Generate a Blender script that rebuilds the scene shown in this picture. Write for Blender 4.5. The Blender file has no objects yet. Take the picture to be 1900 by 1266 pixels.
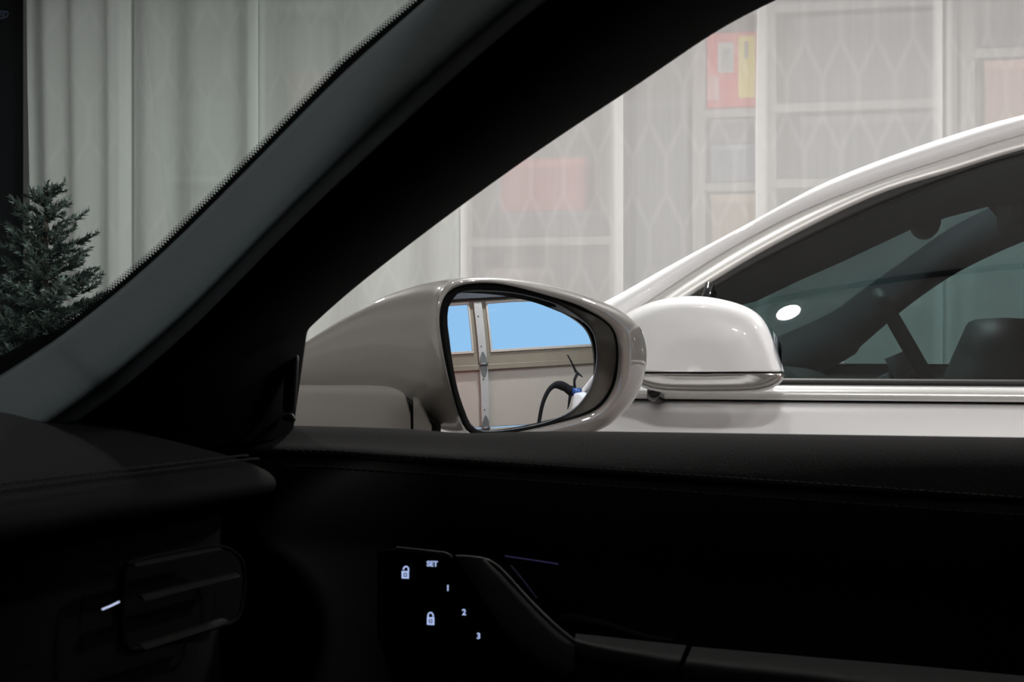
import bpy, bmesh, math, random
import numpy as np
from math import sin, cos, tan, pi, radians, sqrt, floor
from mathutils import Vector, Matrix, Euler
random.seed(7)
SC = bpy.context.scene
COL = SC.collection

# ------------------------------------------------------------------ camera
YAW = radians(14); FPX = 2850.0
CAM = Vector((0, 0, 1.10))
FW = Vector((-sin(YAW), cos(YAW), 0)); RT = Vector((cos(YAW), sin(YAW), 0)); UP = Vector((0, 0, 1))
cd = bpy.data.cameras.new('camera'); cam = bpy.data.objects.new('camera', cd); COL.objects.link(cam)
cam.location = CAM; cam.rotation_euler = (pi/2, 0, YAW)
cd.sensor_width = 36; cd.lens = 36*FPX/1900; cd.clip_start = 0.02; cd.clip_end = 200
cd.dof.use_dof = True; cd.dof.focus_distance = 1.9; cd.dof.aperture_fstop = 34
SC.camera = cam

# ------------------------------------------------------------------ world, exposure
w = bpy.data.worlds.new('world'); SC.world = w; w.use_nodes = True
bg = w.node_tree.nodes['Background']; bg.inputs[0].default_value = (0.40, 0.69, 1.0, 1); bg.inputs[1].default_value = 0.86
SC.view_settings.view_transform = 'Standard'; SC.view_settings.look = 'None'
SC.view_settings.exposure = 0.14; SC.view_settings.gamma = 1; SC.view_settings.use_curve_mapping = False
SC.cycles.max_bounces = 8; SC.cycles.transparent_max_bounces = 16
SC.cycles.glossy_bounces = 5; SC.cycles.diffuse_bounces = 3; SC.cycles.transmission_bounces = 6
SC.cycles.sample_clamp_indirect = 4.0
LAMP_STRENGTH = 420.0
LAMPS = [(-0.342, 1.92, 0.034), (1.75, 1.74, 0.055), (1.3, 3.4, 0.105), (-0.5, 3.4, 0.105), (-2.4, 3.4, 0.085), (3.35, 2.2, 0.085), (1.4, -1.7, 0.10), (0.3, -2.0, 0.165)]  # lamps over the white car and left of the grey car are added fill

# ------------------------------------------------------------------ projection helpers (photo pixel -> point on a real plane)
def ray(px, py): return FW + RT*((px-950)/FPX) + UP*((633-py)/FPX)
def lerp2_(a, b, s): return (a[0]+(b[0]-a[0])*s, a[1]+(b[1]-a[1])*s)
def PY(px, py, Y):
    r = ray(px, py); return CAM + r*((Y-CAM.y)/r.y)
def PX(px, py, X):
    r = ray(px, py); return CAM + r*((X-CAM.x)/r.x)
def PD(px, py, d): return CAM + ray(px, py)*d
def PP(px, py, P, N):
    r = ray(px, py); return CAM + r*((P-CAM).dot(N)/r.dot(N))

# ------------------------------------------------------------------ materials
def mat(name, col=(0.5, 0.5, 0.5), rough=0.5, metal=0.0, coat=0.0, coat_rough=0.03, noise=0.0, nscale=40.0, bump=0.0, bscale=200.0, spec=0.5, emit=None, estr=0.0, aniso=None):
    m = bpy.data.materials.new(name); m.use_nodes = True
    nt = m.node_tree; b = nt.nodes['Principled BSDF']
    b.inputs['Base Color'].default_value = (*col, 1); b.inputs['Roughness'].default_value = rough
    b.inputs['Metallic'].default_value = metal; b.inputs['Coat Weight'].default_value = coat
    b.inputs['Coat Roughness'].default_value = coat_rough; b.inputs['Specular IOR Level'].default_value = spec
    tc = nt.nodes.new('ShaderNodeTexCoord')
    if noise > 0:
        n = nt.nodes.new('ShaderNodeTexNoise'); n.inputs['Scale'].default_value = nscale; n.inputs['Detail'].default_value = 5
        nt.links.new(tc.outputs['Object'], n.inputs['Vector'])
        mx = nt.nodes.new('ShaderNodeMix'); mx.data_type = 'RGBA'
        mx.inputs['A'].default_value = (*[c*(1-noise) for c in col], 1); mx.inputs['B'].default_value = (*[min(1, c*(1+noise)) for c in col], 1)
        nt.links.new(n.outputs['Fac'], mx.inputs['Factor']); nt.links.new(mx.outputs['Result'], b.inputs['Base Color'])
    if bump > 0:
        n2 = nt.nodes.new('ShaderNodeTexNoise'); n2.inputs['Scale'].default_value = bscale; n2.inputs['Detail'].default_value = 3
        nt.links.new(tc.outputs['Object'], n2.inputs['Vector'])
        bp = nt.nodes.new('ShaderNodeBump'); bp.inputs['Strength'].default_value = bump; bp.inputs['Distance'].default_value = 0.001
        nt.links.new(n2.outputs['Fac'], bp.inputs['Height']); nt.links.new(bp.outputs['Normal'], b.inputs['Normal'])
    if emit:
        b.inputs['Emission Color'].default_value = (*emit, 1); b.inputs['Emission Strength'].default_value = estr
    return m

def glass(name, tint, refl=1.0, ior=1.5):
    m = bpy.data.materials.new(name); m.use_nodes = True; nt = m.node_tree
    for n in list(nt.nodes): nt.nodes.remove(n)
    o = nt.nodes.new('ShaderNodeOutputMaterial'); t = nt.nodes.new('ShaderNodeBsdfTransparent'); g = nt.nodes.new('ShaderNodeBsdfGlossy')
    t.inputs[0].default_value = (*tint, 1); g.inputs['Roughness'].default_value = 0.0; g.inputs[0].default_value = (1, 1, 1, 1)
    f = nt.nodes.new('ShaderNodeFresnel'); f.inputs[0].default_value = ior
    k = nt.nodes.new('ShaderNodeMath'); k.operation = 'MULTIPLY'; k.inputs[1].default_value = refl
    mx = nt.nodes.new('ShaderNodeMixShader')
    nt.links.new(f.outputs[0], k.inputs[0]); nt.links.new(k.outputs[0], mx.inputs[0])
    nt.links.new(t.outputs[0], mx.inputs[1]); nt.links.new(g.outputs[0], mx.inputs[2]); nt.links.new(mx.outputs[0], o.inputs[0])
    return m

def curtain_mat(name, col, see=0.35):
    """sheer voile with an embroidered ogee lattice: partly open weave, partly cloth"""
    m = bpy.data.materials.new(name); m.use_nodes = True; nt = m.node_tree; L = nt.links
    for n in list(nt.nodes): nt.nodes.remove(n)
    def M(op, a, b=None, c=None, clamp=False):
        n = nt.nodes.new('ShaderNodeMath'); n.operation = op; n.use_clamp = clamp
        for i, v in enumerate((a, b, c)):
            if v is None: continue
            if isinstance(v, (int, float)): n.inputs[i].default_value = v
            else: L.new(v, n.inputs[i])
        return n.outputs[0]
    uv = nt.nodes.new('ShaderNodeUVMap'); sp = nt.nodes.new('ShaderNodeSeparateXYZ'); L.new(uv.outputs[0], sp.inputs[0])
    u = M('DIVIDE', sp.outputs[0], 0.112); v = M('DIVIDE', sp.outputs[1], 0.47)
    tri = M('PINGPONG', v, 0.5)                       # 0..0.5
    s = M('SUBTRACT', M('MULTIPLY', tri, 4.0), 0.5, clamp=True)    # flat ends, slanted middle
    s = M('MULTIPLY', s, 0.5)
    def line(x):
        d = M('ABSOLUTE', M('SUBTRACT', M('FRACT', M('ADD', x, 0.5)), 0.5))
        return M('SUBTRACT', 1.0, M('MULTIPLY', d, 7.5), clamp=True)
    ln = M('MAXIMUM', line(M('ADD', u, s)), line(M('SUBTRACT', u, s)))
    # fine vertical thread irregularity
    nz = nt.nodes.new('ShaderNodeTexNoise'); nz.inputs['Scale'].default_value = 1.0; nz.inputs['Detail'].default_value = 4
    mp = nt.nodes.new('ShaderNodeMapping'); mp.inputs['Scale'].default_value = (60, 2.5, 1)
    L.new(uv.outputs[0], mp.inputs[0]); L.new(mp.outputs[0], nz.inputs['Vector'])
    op = M('SUBTRACT', see, M('MULTIPLY', ln, see*0.12))
    op = M('ADD', op, M('MULTIPLY', M('SUBTRACT', nz.outputs['Fac'], 0.5), 0.08))
    att = nt.nodes.new('ShaderNodeAttribute'); att.attribute_name = 'hem'
    op = M('MULTIPLY', op, M('SUBTRACT', 1.0, M('MULTIPLY', att.outputs['Fac'], 0.42)), clamp=True)
    di = nt.nodes.new('ShaderNodeBsdfDiffuse'); di.inputs[0].default_value = (*col, 1)
    tl = nt.nodes.new('ShaderNodeBsdfTranslucent'); tl.inputs[0].default_value = (*col, 1)
    tr = nt.nodes.new('ShaderNodeBsdfTransparent')
    a = nt.nodes.new('ShaderNodeMixShader'); a.inputs[0].default_value = 0.25
    L.new(di.outputs[0], a.inputs[1]); L.new(tl.outputs[0], a.inputs[2])
    b = nt.nodes.new('ShaderNodeMixShader'); L.new(op, b.inputs[0]); L.new(a.outputs[0], b.inputs[1]); L.new(tr.outputs[0], b.inputs[2])
    o = nt.nodes.new('ShaderNodeOutputMaterial'); L.new(b.outputs[0], o.inputs[0])
    return m

M = {}
M['paint_grey'] = mat('warm_grey_car_paint', (0.245, 0.228, 0.212), 0.45, 0.0, 1.0, 0.015)
M['paint_grey'].node_tree.nodes['Principled BSDF'].inputs['Coat IOR'].default_value = 1.9
M['paint_white'] = mat('white_car_paint', (0.80, 0.80, 0.81), 0.35, 0.0, 0.6, 0.02)
M['silver'] = mat('satin_white_metal', (0.72, 0.71, 0.69), 0.36, 0.6)
M['belt_silver'] = mat('satin_belt_metal', (0.80, 0.80, 0.79), 0.22, 0.45)
M['chrome'] = mat('bright_metal_trim', (0.86, 0.86, 0.85), 0.10, 1.0)
M['gloss_black'] = mat('gloss_black_plastic', (0.006, 0.006, 0.007), 0.08)
M['cabin_black'] = mat('black_cabin_plastic', (0.0015, 0.0015, 0.0017), 0.4, spec=0.05)
M['rubber'] = mat('black_rubber', (0.008, 0.008, 0.008), 0.55)
M['frame_black'] = mat('matt_black_trim', (0.002, 0.002, 0.0024), 0.85, spec=0.05)
M['pillar'] = mat('charcoal_pillar_fabric', (0.060, 0.069, 0.075), 0.95, noise=0.12, nscale=500, bump=0.3, bscale=900, spec=0.2)
M['leather'] = mat('dark_brown_leather', (0.0075, 0.0068, 0.0068), 0.85, noise=0.1, nscale=60, bump=0.35, bscale=700, spec=0.04)
M['leather_low'] = mat('black_leather', (0.016, 0.015, 0.015), 0.7, bump=0.3, bscale=700, spec=0.08)
M['thread'] = mat('dark_thread', (0.020, 0.019, 0.019), 0.9, spec=0.05)
M['dash'] = mat('dark_dash_leather', (0.0055, 0.0056, 0.0057), 0.85, noise=0.08, nscale=90, bump=0.3, bscale=800, spec=0.04)
M['door_dark'] = mat('dark_door_plastic', (0.002, 0.002, 0.002), 0.8, spec=0.05)
M['handle'] = mat('grey_handle_plastic', (0.024, 0.025, 0.025), 0.6, spec=0.12)
M['lining'] = mat('black_cabin_lining', (0.004, 0.004, 0.0045), 0.95, spec=0.1)
M['icon'] = mat('backlit_icon', (0.1, 0.12, 0.2), 0.5, emit=(0.50, 0.62, 1.0), estr=0.75)
M['icon_dim'] = mat('violet_light_strip', (0.02, 0.02, 0.05), 0.5, emit=(0.30, 0.25, 0.8), estr=0.05)
M['light_line'] = mat('white_light_line', (0.1, 0.1, 0.1), 0.5, emit=(0.62, 0.70, 1.0), estr=0.9)
M['mirror'] = mat('mirror_glass', (0.80, 0.87, 0.93), 0.0, 1.0)
M['ws'] = glass('windshield_glass', (0.60, 0.655, 0.645), 0.02)
M['side_glass'] = glass('clear_side_glass', (0.97, 0.985, 0.98), 0.03)
M['dark_glass'] = glass('tinted_side_glass', (0.30, 0.37, 0.37), 1.8)
M['teal_glass'] = glass('teal_windshield_glass', (0.50, 0.68, 0.66), 0.5)
M['pane'] = glass('garage_window_glass', (0.96, 0.98, 1.0), 0.3)
M['w_int'] = mat('white_car_dark_interior', (0.035, 0.037, 0.04), 0.7, noise=0.1)
M['w_seat'] = mat('black_seat_upholstery', (0.022, 0.024, 0.026), 0.6)
M['w_head'] = mat('grey_headliner', (0.045, 0.046, 0.055), 0.9)
M['wall'] = mat('painted_drywall', (0.72, 0.71, 0.69), 0.9, noise=0.04, nscale=8)
M['ceil'] = mat('ceiling_paint', (0.70, 0.70, 0.69), 0.9, noise=0.03, nscale=6)
M['floor'] = mat('grey_garage_concrete', (0.22, 0.21, 0.20), 0.6, noise=0.2, nscale=5)
M['gd'] = mat('beige_steel_door', (0.34, 0.30, 0.26), 0.5, noise=0.05, nscale=30)
M['gd_frame'] = mat('tan_door_framing', (0.17, 0.143, 0.105), 0.55, noise=0.1, nscale=12)
M['gd_trim'] = mat('pale_window_frame', (0.38, 0.345, 0.31), 0.5)
M['galv'] = mat('galvanised_steel', (0.36, 0.35, 0.34), 0.45, 0.35, noise=0.12, nscale=40)
M['galv_dark'] = mat('dull_steel_hinge', (0.13, 0.135, 0.135), 0.4, 0.6, noise=0.2, nscale=90)
M['weather'] = mat('dark_weather_seal', (0.03, 0.035, 0.045), 0.7)
M['curtain'] = curtain_mat('sheer_lattice_voile', (0.79, 0.775, 0.77), 0.40)
M['curtain_b'] = curtain_mat('sheer_folded_voile', (0.77, 0.78, 0.755), 0.33)
M['room_shade'] = mat('black_room_shade', (0.006, 0.006, 0.007), 0.95, spec=0.1)
M['white_wire'] = mat('white_shelf_enamel', (0.36, 0.35, 0.345), 0.4)
M['lamp_body'] = mat('white_lamp_ring', (0.8, 0.8, 0.8), 0.4)
M['lamp'] = mat('lamp_lens', (0.8, 0.8, 0.8), 0.4, emit=(1.0, 0.975, 0.955), estr=LAMP_STRENGTH)
M['tail_red'] = mat('red_tail_lamp', (0.3, 0.01, 0.01), 0.3, emit=(1.0, 0.05, 0.02), estr=30.0)
M['cable'] = mat('black_charging_cable', (0.008, 0.008, 0.009), 0.7, spec=0.1)
M['blue'] = mat('blue_plug_tape', (0.015, 0.06, 0.22), 0.4)
M['bark'] = mat('brown_bark', (0.05, 0.035, 0.025), 0.9)
M['pot'] = mat('dark_pot', (0.03, 0.03, 0.03), 0.7)

def foliage_mat():
    m = bpy.data.materials.new('frosted_fir_needles'); m.use_nodes = True; nt = m.node_tree; b = nt.nodes['Principled BSDF']
    a = nt.nodes.new('ShaderNodeAttribute'); a.attribute_name = 'frost'
    r = nt.nodes.new('ShaderNodeValToRGB'); r.color_ramp.elements[0].color = (0.006, 0.013, 0.009, 1); r.color_ramp.elements[0].position = 0.05
    r.color_ramp.elements[1].color = (0.13, 0.165, 0.15, 1); r.color_ramp.elements[1].position = 1.0
    e = r.color_ramp.elements.new(0.55); e.color = (0.022, 0.038, 0.030, 1)
    nt.links.new(a.outputs['Fac'], r.inputs[0]); nt.links.new(r.outputs[0], b.inputs['Base Color']); b.inputs['Roughness'].default_value = 0.8
    return m
M['needles'] = foliage_mat()
def plain(name, col, rough=0.7): 
    return mat(name, col, rough, noise=0.06, nscale=15)

# ------------------------------------------------------------------ object helpers
def org(p):
    v = Vector((0, 0, 0))
    while p is not None: v += p.location; p = p.parent
    return v
def empty(name, loc, label, cat, group=None, parent=None):
    o = bpy.data.objects.new(name, None); COL.objects.link(o); o.location = loc; o.empty_display_size = 0.1
    if label: o['label'] = label
    if cat: o['category'] = cat
    if group: o['group'] = group
    return o
def tag(o, label=None, cat=None, group=None, kind=None):
    if label: o['label'] = label
    if cat: o['category'] = cat
    if group: o['group'] = group
    if kind: o['kind'] = kind
    return o
def mk(name, verts, faces, m, parent=None, smooth=True, sub=0, bevel=0.0, bseg=2, solid=0.0, base=None, crease_boundary=False):
    """verts in world coordinates"""
    o_ = org(parent)
    own = Vector(base) if base is not None else Vector((0, 0, 0))
    me = bpy.data.meshes.new(name); me.from_pydata([tuple(Vector(v)-o_-own) for v in verts], [], faces); me.validate(); me.update()
    bm = bmesh.new(); bm.from_mesh(me); bmesh.ops.recalc_face_normals(bm, faces=bm.faces); bm.to_mesh(me); bm.free()
    for p in me.polygons: p.use_smooth = smooth
    o = bpy.data.objects.new(name, me); COL.objects.link(o); o.parent = parent; o.location = own
    if m: me.materials.append(m)
    if solid: 
        s = o.modifiers.new('solid', 'SOLIDIFY'); s.thickness = solid; s.offset = -1
    if sub: 
        s = o.modifiers.new('sub', 'SUBSURF'); s.levels = sub; s.render_levels = sub
    if bevel:
        s = o.modifiers.new('bev', 'BEVEL'); s.width = bevel; s.segments = bseg; s.limit_method = 'ANGLE'; s.angle_limit = radians(35)
        if not smooth:
            for p in me.polygons: p.use_smooth = True
            me.set_sharp_from_angle(angle=radians(40))
    return o
def grid(rows, closed_u=False, closed_v=False):
    nr, nc = len(rows), len(rows[0]); v = [p for r in rows for p in r]; f = []
    for i in range(nr if closed_v else nr-1):
        for j in range(nc if closed_u else nc-1):
            a = i*nc+j; b = i*nc+(j+1) % nc; c = ((i+1) % nr)*nc+(j+1) % nc; d = ((i+1) % nr)*nc+j
            f.append((a, b, c, d))
    return v, f
def boxv(lo, hi):
    x0, y0, z0 = lo; x1, y1, z1 = hi
    v = [(x, y, z) for x in (x0, x1) for y in (y0, y1) for z in (z0, z1)]
    f = [(0, 1, 3, 2), (4, 6, 7, 5), (0, 4, 5, 1), (2, 3, 7, 6), (0, 2, 6, 4), (1, 5, 7, 3)]
    return v, f
def box(name, lo, hi, m, parent=None, bevel=0.0, **k):
    v, f = boxv(lo, hi); return mk(name, v, f, m, parent, smooth=False, bevel=bevel, **k)
def join(parts):
    V, F = [], []
    for v, f in parts:
        n = len(V); V += [tuple(p) for p in v]; F += [tuple(i+n for i in q) for q in f]
    return V, F
def tubev(pts, rad, seg=10, cap=True):
    pts = [Vector(p) for p in pts]; n = len(pts); rows = []
    if not hasattr(rad, '__len__'): rad = [rad]*n
    ref = Vector((0.13, 0.31, 0.94)).normalized()
    for i, p in enumerate(pts):
        t = (pts[min(i+1, n-1)]-pts[max(i-1, 0)]).normalized()
        if i == 0:
            a = t.cross(ref)
            if a.length < 0.1: a = t.cross(Vector((1, 0, 0)))
            a.normalize()
        else: a = (a - t*a.dot(t)).normalized()
        b = t.cross(a)
        rows.append([p+(a*cos(2*pi*k/seg)+b*sin(2*pi*k/seg))*rad[i] for k in range(seg)])
    v, f = grid(rows, closed_u=True)
    if cap: f += [tuple(range(seg)), tuple((n-1)*seg+k for k in range(seg))]
    return v, f
def catmull(pts, n=6):
    pts = [Vector(p) for p in pts]; out = []
    for i in range(len(pts)-1):
        p0 = pts[max(i-1, 0)]; p1 = pts[i]; p2 = pts[i+1]; p3 = pts[min(i+2, len(pts)-1)]
        for k in range(n):
            t = k/n
            out.append(0.5*((2*p1)+(p2-p0)*t+(2*p0-5*p1+4*p2-p3)*t*t+(3*p1-p0-3*p2+p3)*t**3))
    out.append(pts[-1]); return out
def interp(x, xs, ys): return float(np.interp(x, xs, ys))
def discv(c, n, r, seg=24):
    c = Vector(c); n = Vector(n).normalized(); a = n.orthogonal().normalized(); b = n.cross(a)
    return [c+(a*cos(2*pi*k/seg)+b*sin(2*pi*k/seg))*r for k in range(seg)], [tuple(range(seg))]

# ================================================================== SETTING
def struct(o): o['kind'] = 'structure'; return o
XF, XB, YL, YR, ZC = -4.6, 4.06, -3.0, 5.95, 2.66
struct(box('floor', (XF, YL, -0.1), (XB+0.1, YR, 0), M['floor']))
struct(box('ceiling', (XF, YL, ZC), (XB+0.1, YR, ZC+0.1), M['ceil']))
struct(box('wall_left', (XF, YL-0.1, 0), (XB+0.1, YL, ZC), M['wall']))
struct(box('wall_right', (XF, YR, 0), (XB+0.1, YR+0.1, ZC), M['wall']))
struct(box('wall_front', (XF-0.1, YL, 0), (XF, YR, ZC), M['wall']))
# rear wall: header above the door and piers at its sides
DZ = 1.83; DY0, DY1 = -1.2, 5.0
v, f = join([boxv((XB, YL, DZ), (XB+0.1, YR, ZC)), boxv((XB, YL, 0), (XB+0.1, DY0, DZ)), boxv((XB, DY1, 0), (XB+0.1, YR, DZ))])
struct(mk('wall_back', v, f, M['wall'], smooth=False))
# sectional garage door
gd = bpy.data.objects.new('door_1', None); COL.objects.link(gd); gd.location = (3.98, 1.9, 0); gd['kind'] = 'structure'
gd['label'] = 'beige sectional garage door with a row of bright blue windows'
zj = [0.0, 0.42, 0.88, 1.34, 1.82]
stiles = [-1.10, 0.415, 1.915, 3.40, 4.90]
for i in range(3):
    box('door_section', (3.965, DY0, zj[i]+0.004), (4.02, DY1, zj[i+1]-0.004), M['gd'], gd, bevel=0.004)
# top section: rails and stiles round the panes
parts = [boxv((3.95, DY0, zj[3]-0.004), (4.02, DY1, 1.425)), boxv((3.95, DY0, 1.805), (4.02, DY1, zj[4]))]
for y in stiles: parts.append(boxv((3.951, y-0.085, 1.425), (4.019, y+0.085, 1.805)))
v, f = join(parts); o = mk('window_rails', v, f, M['gd_frame'], gd, smooth=False, bevel=0.003)
box('rail_lip', (3.93, DY0, 1.300), (3.966, DY1, 1.340), M['gd_frame'], gd, bevel=0.004)
for i in range(4):
    a, b = stiles[i]+0.085, stiles[i+1]-0.085
    t = 0.02
    v, f = join([boxv((3.938, a, 1.425), (3.96, b, 1.425+t)), boxv((3.938, a, 1.805-t), (3.96, b, 1.805)),
                 boxv((3.938, a, 1.425+t), (3.96, a+t, 1.805-t)), boxv((3.938, b-t, 1.425+t), (3.96, b, 1.805-t))])
    fr = mk('window_frame', v, f, M['gd_trim'], gd, smooth=False, bevel=0.003)
    mk('pane', [(3.97, a+t, 1.425+t), (3.97, b-t, 1.425+t), (3.97, b-t, 1.805-t), (3.97, a+t, 1.805-t)], [(0, 1, 2, 3)], M['pane'], fr, smooth=False)
box('header_seal', (3.90, DY0, 1.822), (4.05, DY1, 1.90), M['weather'], gd, bevel=0.004)
for y in stiles:
    for i in range(4):
        z0, z1 = zj[i]+0.012, (zj[i+1]-0.012 if i < 3 else 1.80)
        st = box('stile', (3.925, y-0.042, z0), (3.955 if i == 3 else 3.968, y+0.042, z1), M['galv'], gd, bevel=0.004)
        for dz in (0.12, 0.34):
            v, f = tubev([(3.921, y-0.01, z0+dz), (3.927, y-0.01, z0+dz)], 0.006, 10)
            mk('bolt_hole', v, f, M['rubber'], st)
    for zz in zj[1:4]:
        # hinge: two pointed leaves and a knuckle
        for s in (1, -1):
            out = [(-0.036, 0.004*s), (0.036, 0.004*s), (0.034, 0.045*s), (0.012, 0.085*s), (0.0, 0.095*s), (-0.012, 0.085*s), (-0.034, 0.045*s)]
            vv = [(3.917, y+a, zz+b) for a, b in out]+[(3.925, y+a, zz+b) for a, b in out]; n = len(out)
            ff = [tuple(range(n)), tuple(range(2*n-1, n-1, -1))]+[(k, (k+1) % n, (k+1) % n+n, k+n) for k in range(n)]
            mk('hinge_leaf', vv, ff, M['galv_dark'], gd, smooth=False, bevel=0.002)
        v, f = tubev([(3.912, y-0.042, zz), (3.912, y+0.042, zz)], 0.012, 14); mk('hinge_knuckle', v, f, M['galv_dark'], gd)
        for s in (-1, 1):
            v, f = tubev([(3.913, y+0.016*s, zz-0.03), (3.918, y+0.016*s, zz-0.03)], 0.006, 10); mk('bolt', v, f, M['galv'], gd)
# door tracks running along the ceiling
for i, y in enumerate((DY0-0.03, DY1+0.03)):
    tr = box('trim_%d' % (i+1), (1.2, y-0.025, 2.2), (3.9, y+0.025, 2.27), M['galv'], bevel=0.004); struct(tr)

struct(box('trim_3', (-3.5, 1.985, ZC-0.022), (3.9, 2.005, ZC), mat('dark_conduit', (0.08, 0.08, 0.08), 0.6), bevel=0.003))
# ceiling lamps, with extra ones added to fill the curtain and side faces
lamp_names = ['over the gap between the two cars', 'over the rear half of the gap between the cars', 'above the rear of the white car roof, added to brighten the curtain', 'above the white car windshield, added to brighten the curtain', 'above the white car nose, added to brighten the curtain', 'close in front of the garage door', 'left of the grey car tail, added as fill', 'left of the grey car cabin, added as fill']
def lathe(profile, c, seg=28):
    rows = [[(c[0]+r*cos(2*pi*k/seg), c[1]+r*sin(2*pi*k/seg), c[2]+z) for k in range(seg)] for r, z in profile]
    return grid(rows, closed_u=True)
for (x, y, lr), nm in zip(LAMPS, lamp_names):
    t = empty('ceiling_light', (x, y, ZC), 'round white ceiling light '+nm, 'light', 'round ceiling lights')
    v, f = lathe([(lr-0.001, 0), (lr+0.022, -0.002), (lr+0.026, -0.012), (lr+0.010, -0.020), (lr, -0.016)], (x, y, ZC)); mk('trim_ring', v, f, M['lamp_body'], t)
    v, f = discv((x, y, ZC-0.014), (0, 0, -1), lr, 28)
    o = mk('lens', v, f, M['lamp'], t, smooth=False)

# ================================================================== SHELVES BEHIND THE CURTAIN
YS = 5.12   # face of the racks
def sx(px, Y=YS): return PY(px, 300, Y).x
def sz(px, py, Y=YS): return PY(px, py, Y).z
def rack(name, xs, shelves, label):
    """xs: post pixel columns; shelves: list of (px0, px1, py)"""
    t = empty(name, (PY(xs[0], 600, YS).x, YS+0.2, 0), label, 'shelving')
    for p in xs:
        x = sx(p)
        for yy in (YS, YS+0.42):
            box('post', (x-0.022, yy, 0), (x+0.022, yy+0.03, 2.35), M['white_wire'], t, bevel=0.003)
    for a, b, py in shelves:
        z = sz((a+b)/2, py)
        box('shelf', (sx(a), YS-0.005, z-0.018), (sx(b), YS+0.45, z+0.012), M['white_wire'], t, bevel=0.003)
    return t
rack('shelving_rack', [863, 1143], [(863, 1143, 447), (863, 1143, 130), (863, 1143, 760)], 'white rack behind the pale curtain above the grey side mirror')
rack('shelving_rack', [1297, 1428, 1763], [(1297, 1428, 345), (1428, 1763, 336), (1428, 1763, 194), (1297, 1428, 208), (1297, 1763, 10), (1297, 1763, 560)], 'white rack behind the curtain above the white car roof')
rack('shelving_rack', [1796, 2100], [(1796, 2100, 92), (1796, 2100, 262), (1796, 2100, 430)], 'white rack behind the curtain at the right edge of the photo')
rack('shelving_rack', [300, 500, 640], [(500, 640, 212), (300, 500, 330), (300, 640, 20), (300, 640, 480)], 'white rack behind the curtain left of the dark windshield pillar')
def carton(name, px0, px1, py0, py1, col, label, depth=0.25, lid=True, cat='box', proud=0.0, Y=None):
    Yf = (Y if Y is not None else YS+0.01)-proud
    x0, x1 = PY(px0, py1, Yf).x, PY(px1, py1, Yf).x
    pm = (px0+px1)/2; z0, z1 = max(0.0, sz(pm, py1, Yf)), sz(pm, py0, Yf)
    t = empty(name, ((x0+x1)/2, Yf+depth/2, z0), label, cat)
    m = plain(name+'_card', col)
    box('body', (x0, Yf, z0), (x1, Yf+depth, z1), m, t, bevel=0.004)
    if lid:
        h = min(0.03, (z1-z0)*0.15)
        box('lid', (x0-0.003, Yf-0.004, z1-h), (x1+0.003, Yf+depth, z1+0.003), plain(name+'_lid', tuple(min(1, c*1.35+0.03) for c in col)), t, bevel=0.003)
    return t, x0, x1, z0, z1, Yf
G1 = (0.10, 0.10, 0.115); G2 = (0.16, 0.16, 0.17)
carton('storage_bin', 905, 1120, 395, 439, G1, 'grey storage bin on the shelf line above the side mirror')
carton('storage_box', 930, 1085, 296, 392, (0.42, 0.10, 0.09), 'faded red box seen through the curtain above the grey mirror')
carton('storage_bin', 905, 1010, 500, 751, (0.22, 0.18, 0.17), 'brownish bin low behind the curtain over the mirror housing')
carton('storage_cabinet', 1160, 1276, 190, 1400, (0.13, 0.135, 0.15), 'tall grey cabinet behind the curtain left of the red box')
rb, x0, x1, z0, z1, yf = carton('red_box', 1311, 1404, 60, 200, (0.80, 0.02, 0.02), 'red box with yellow label panel seen through the curtain', lid=False, proud=0.0, depth=0.2)
def face_panel(name, px0, px1, py0, py1, m, t, d=0.004):
    a = PY(px0, py1, yf-d); b = PY(px1, py0, yf-d)
    return box(name, (a.x, yf-d, a.z), (b.x, yf-0.0002, b.z), m, t)
face_panel('yellow_panel', 1370, 1401, 66, 182, plain('yellow_card', (0.85, 0.68, 0.02)), rb)
face_panel('pale_window', 1332, 1361, 78, 135, plain('pale_card', (0.60, 0.62, 0.64)), rb)
face_panel('grey_insert', 1339, 1358, 90, 130, plain('grey_card', (0.26, 0.34, 0.34)), rb, 0.006)
face_panel('dark_print', 1381, 1388, 76, 108, plain('dark_ink', (0.12, 0.12, 0.08)), rb, 0.006)
face_panel('white_print', 1313, 1334, 140, 186, plain('pink_card', (0.75, 0.35, 0.35)), rb, 0.006)
carton('storage_bin', 1318, 1400, 270, 337, (0.20, 0.22, 0.27), 'blue grey bin directly below the red box')
carton('storage_bin', 1316, 1402, 222, 267, (0.15, 0.155, 0.17), 'dark grey tub stacked right under the red box')
carton('storage_box', 1320, 1402, 362, 551, (0.36, 0.27, 0.19), 'tan carton on the lower shelf under the red box')
carton('storage_bin', 1474, 1735, 28, 186, (0.14, 0.14, 0.155), 'wide grey bin on the top shelf above the white car')
carton('storage_bin', 1484, 1738, 214, 328, (0.12, 0.12, 0.13), 'wide dark grey bin on the second shelf above the white car')
carton('storage_bin', 1480, 1560, 372, 551, (0.22, 0.21, 0.20), 'grey tub just above the white roof edge')
carton('storage_bin', 1822, 1960, 30, 84, (0.11, 0.11, 0.13), 'grey bin at the top right corner behind the curtain')
carton('storage_box', 1828, 1960, 112, 251, (0.46, 0.27, 0.22), 'pinkish carton at the right edge behind the curtain')
carton('storage_bin', 522, 612, 52, 131, (0.14, 0.14, 0.155), 'grey bin high behind the curtain beside the windshield pillar')
carton('storage_box', 536, 606, 134, 204, (0.35, 0.14, 0.13), 'dull red box under the grey bin beside the windshield pillar')
carton('storage_bin', 330, 450, 190, 322, (0.22, 0.22, 0.215), 'pale grey bin on the shelf in the middle of the left curtain')
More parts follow.
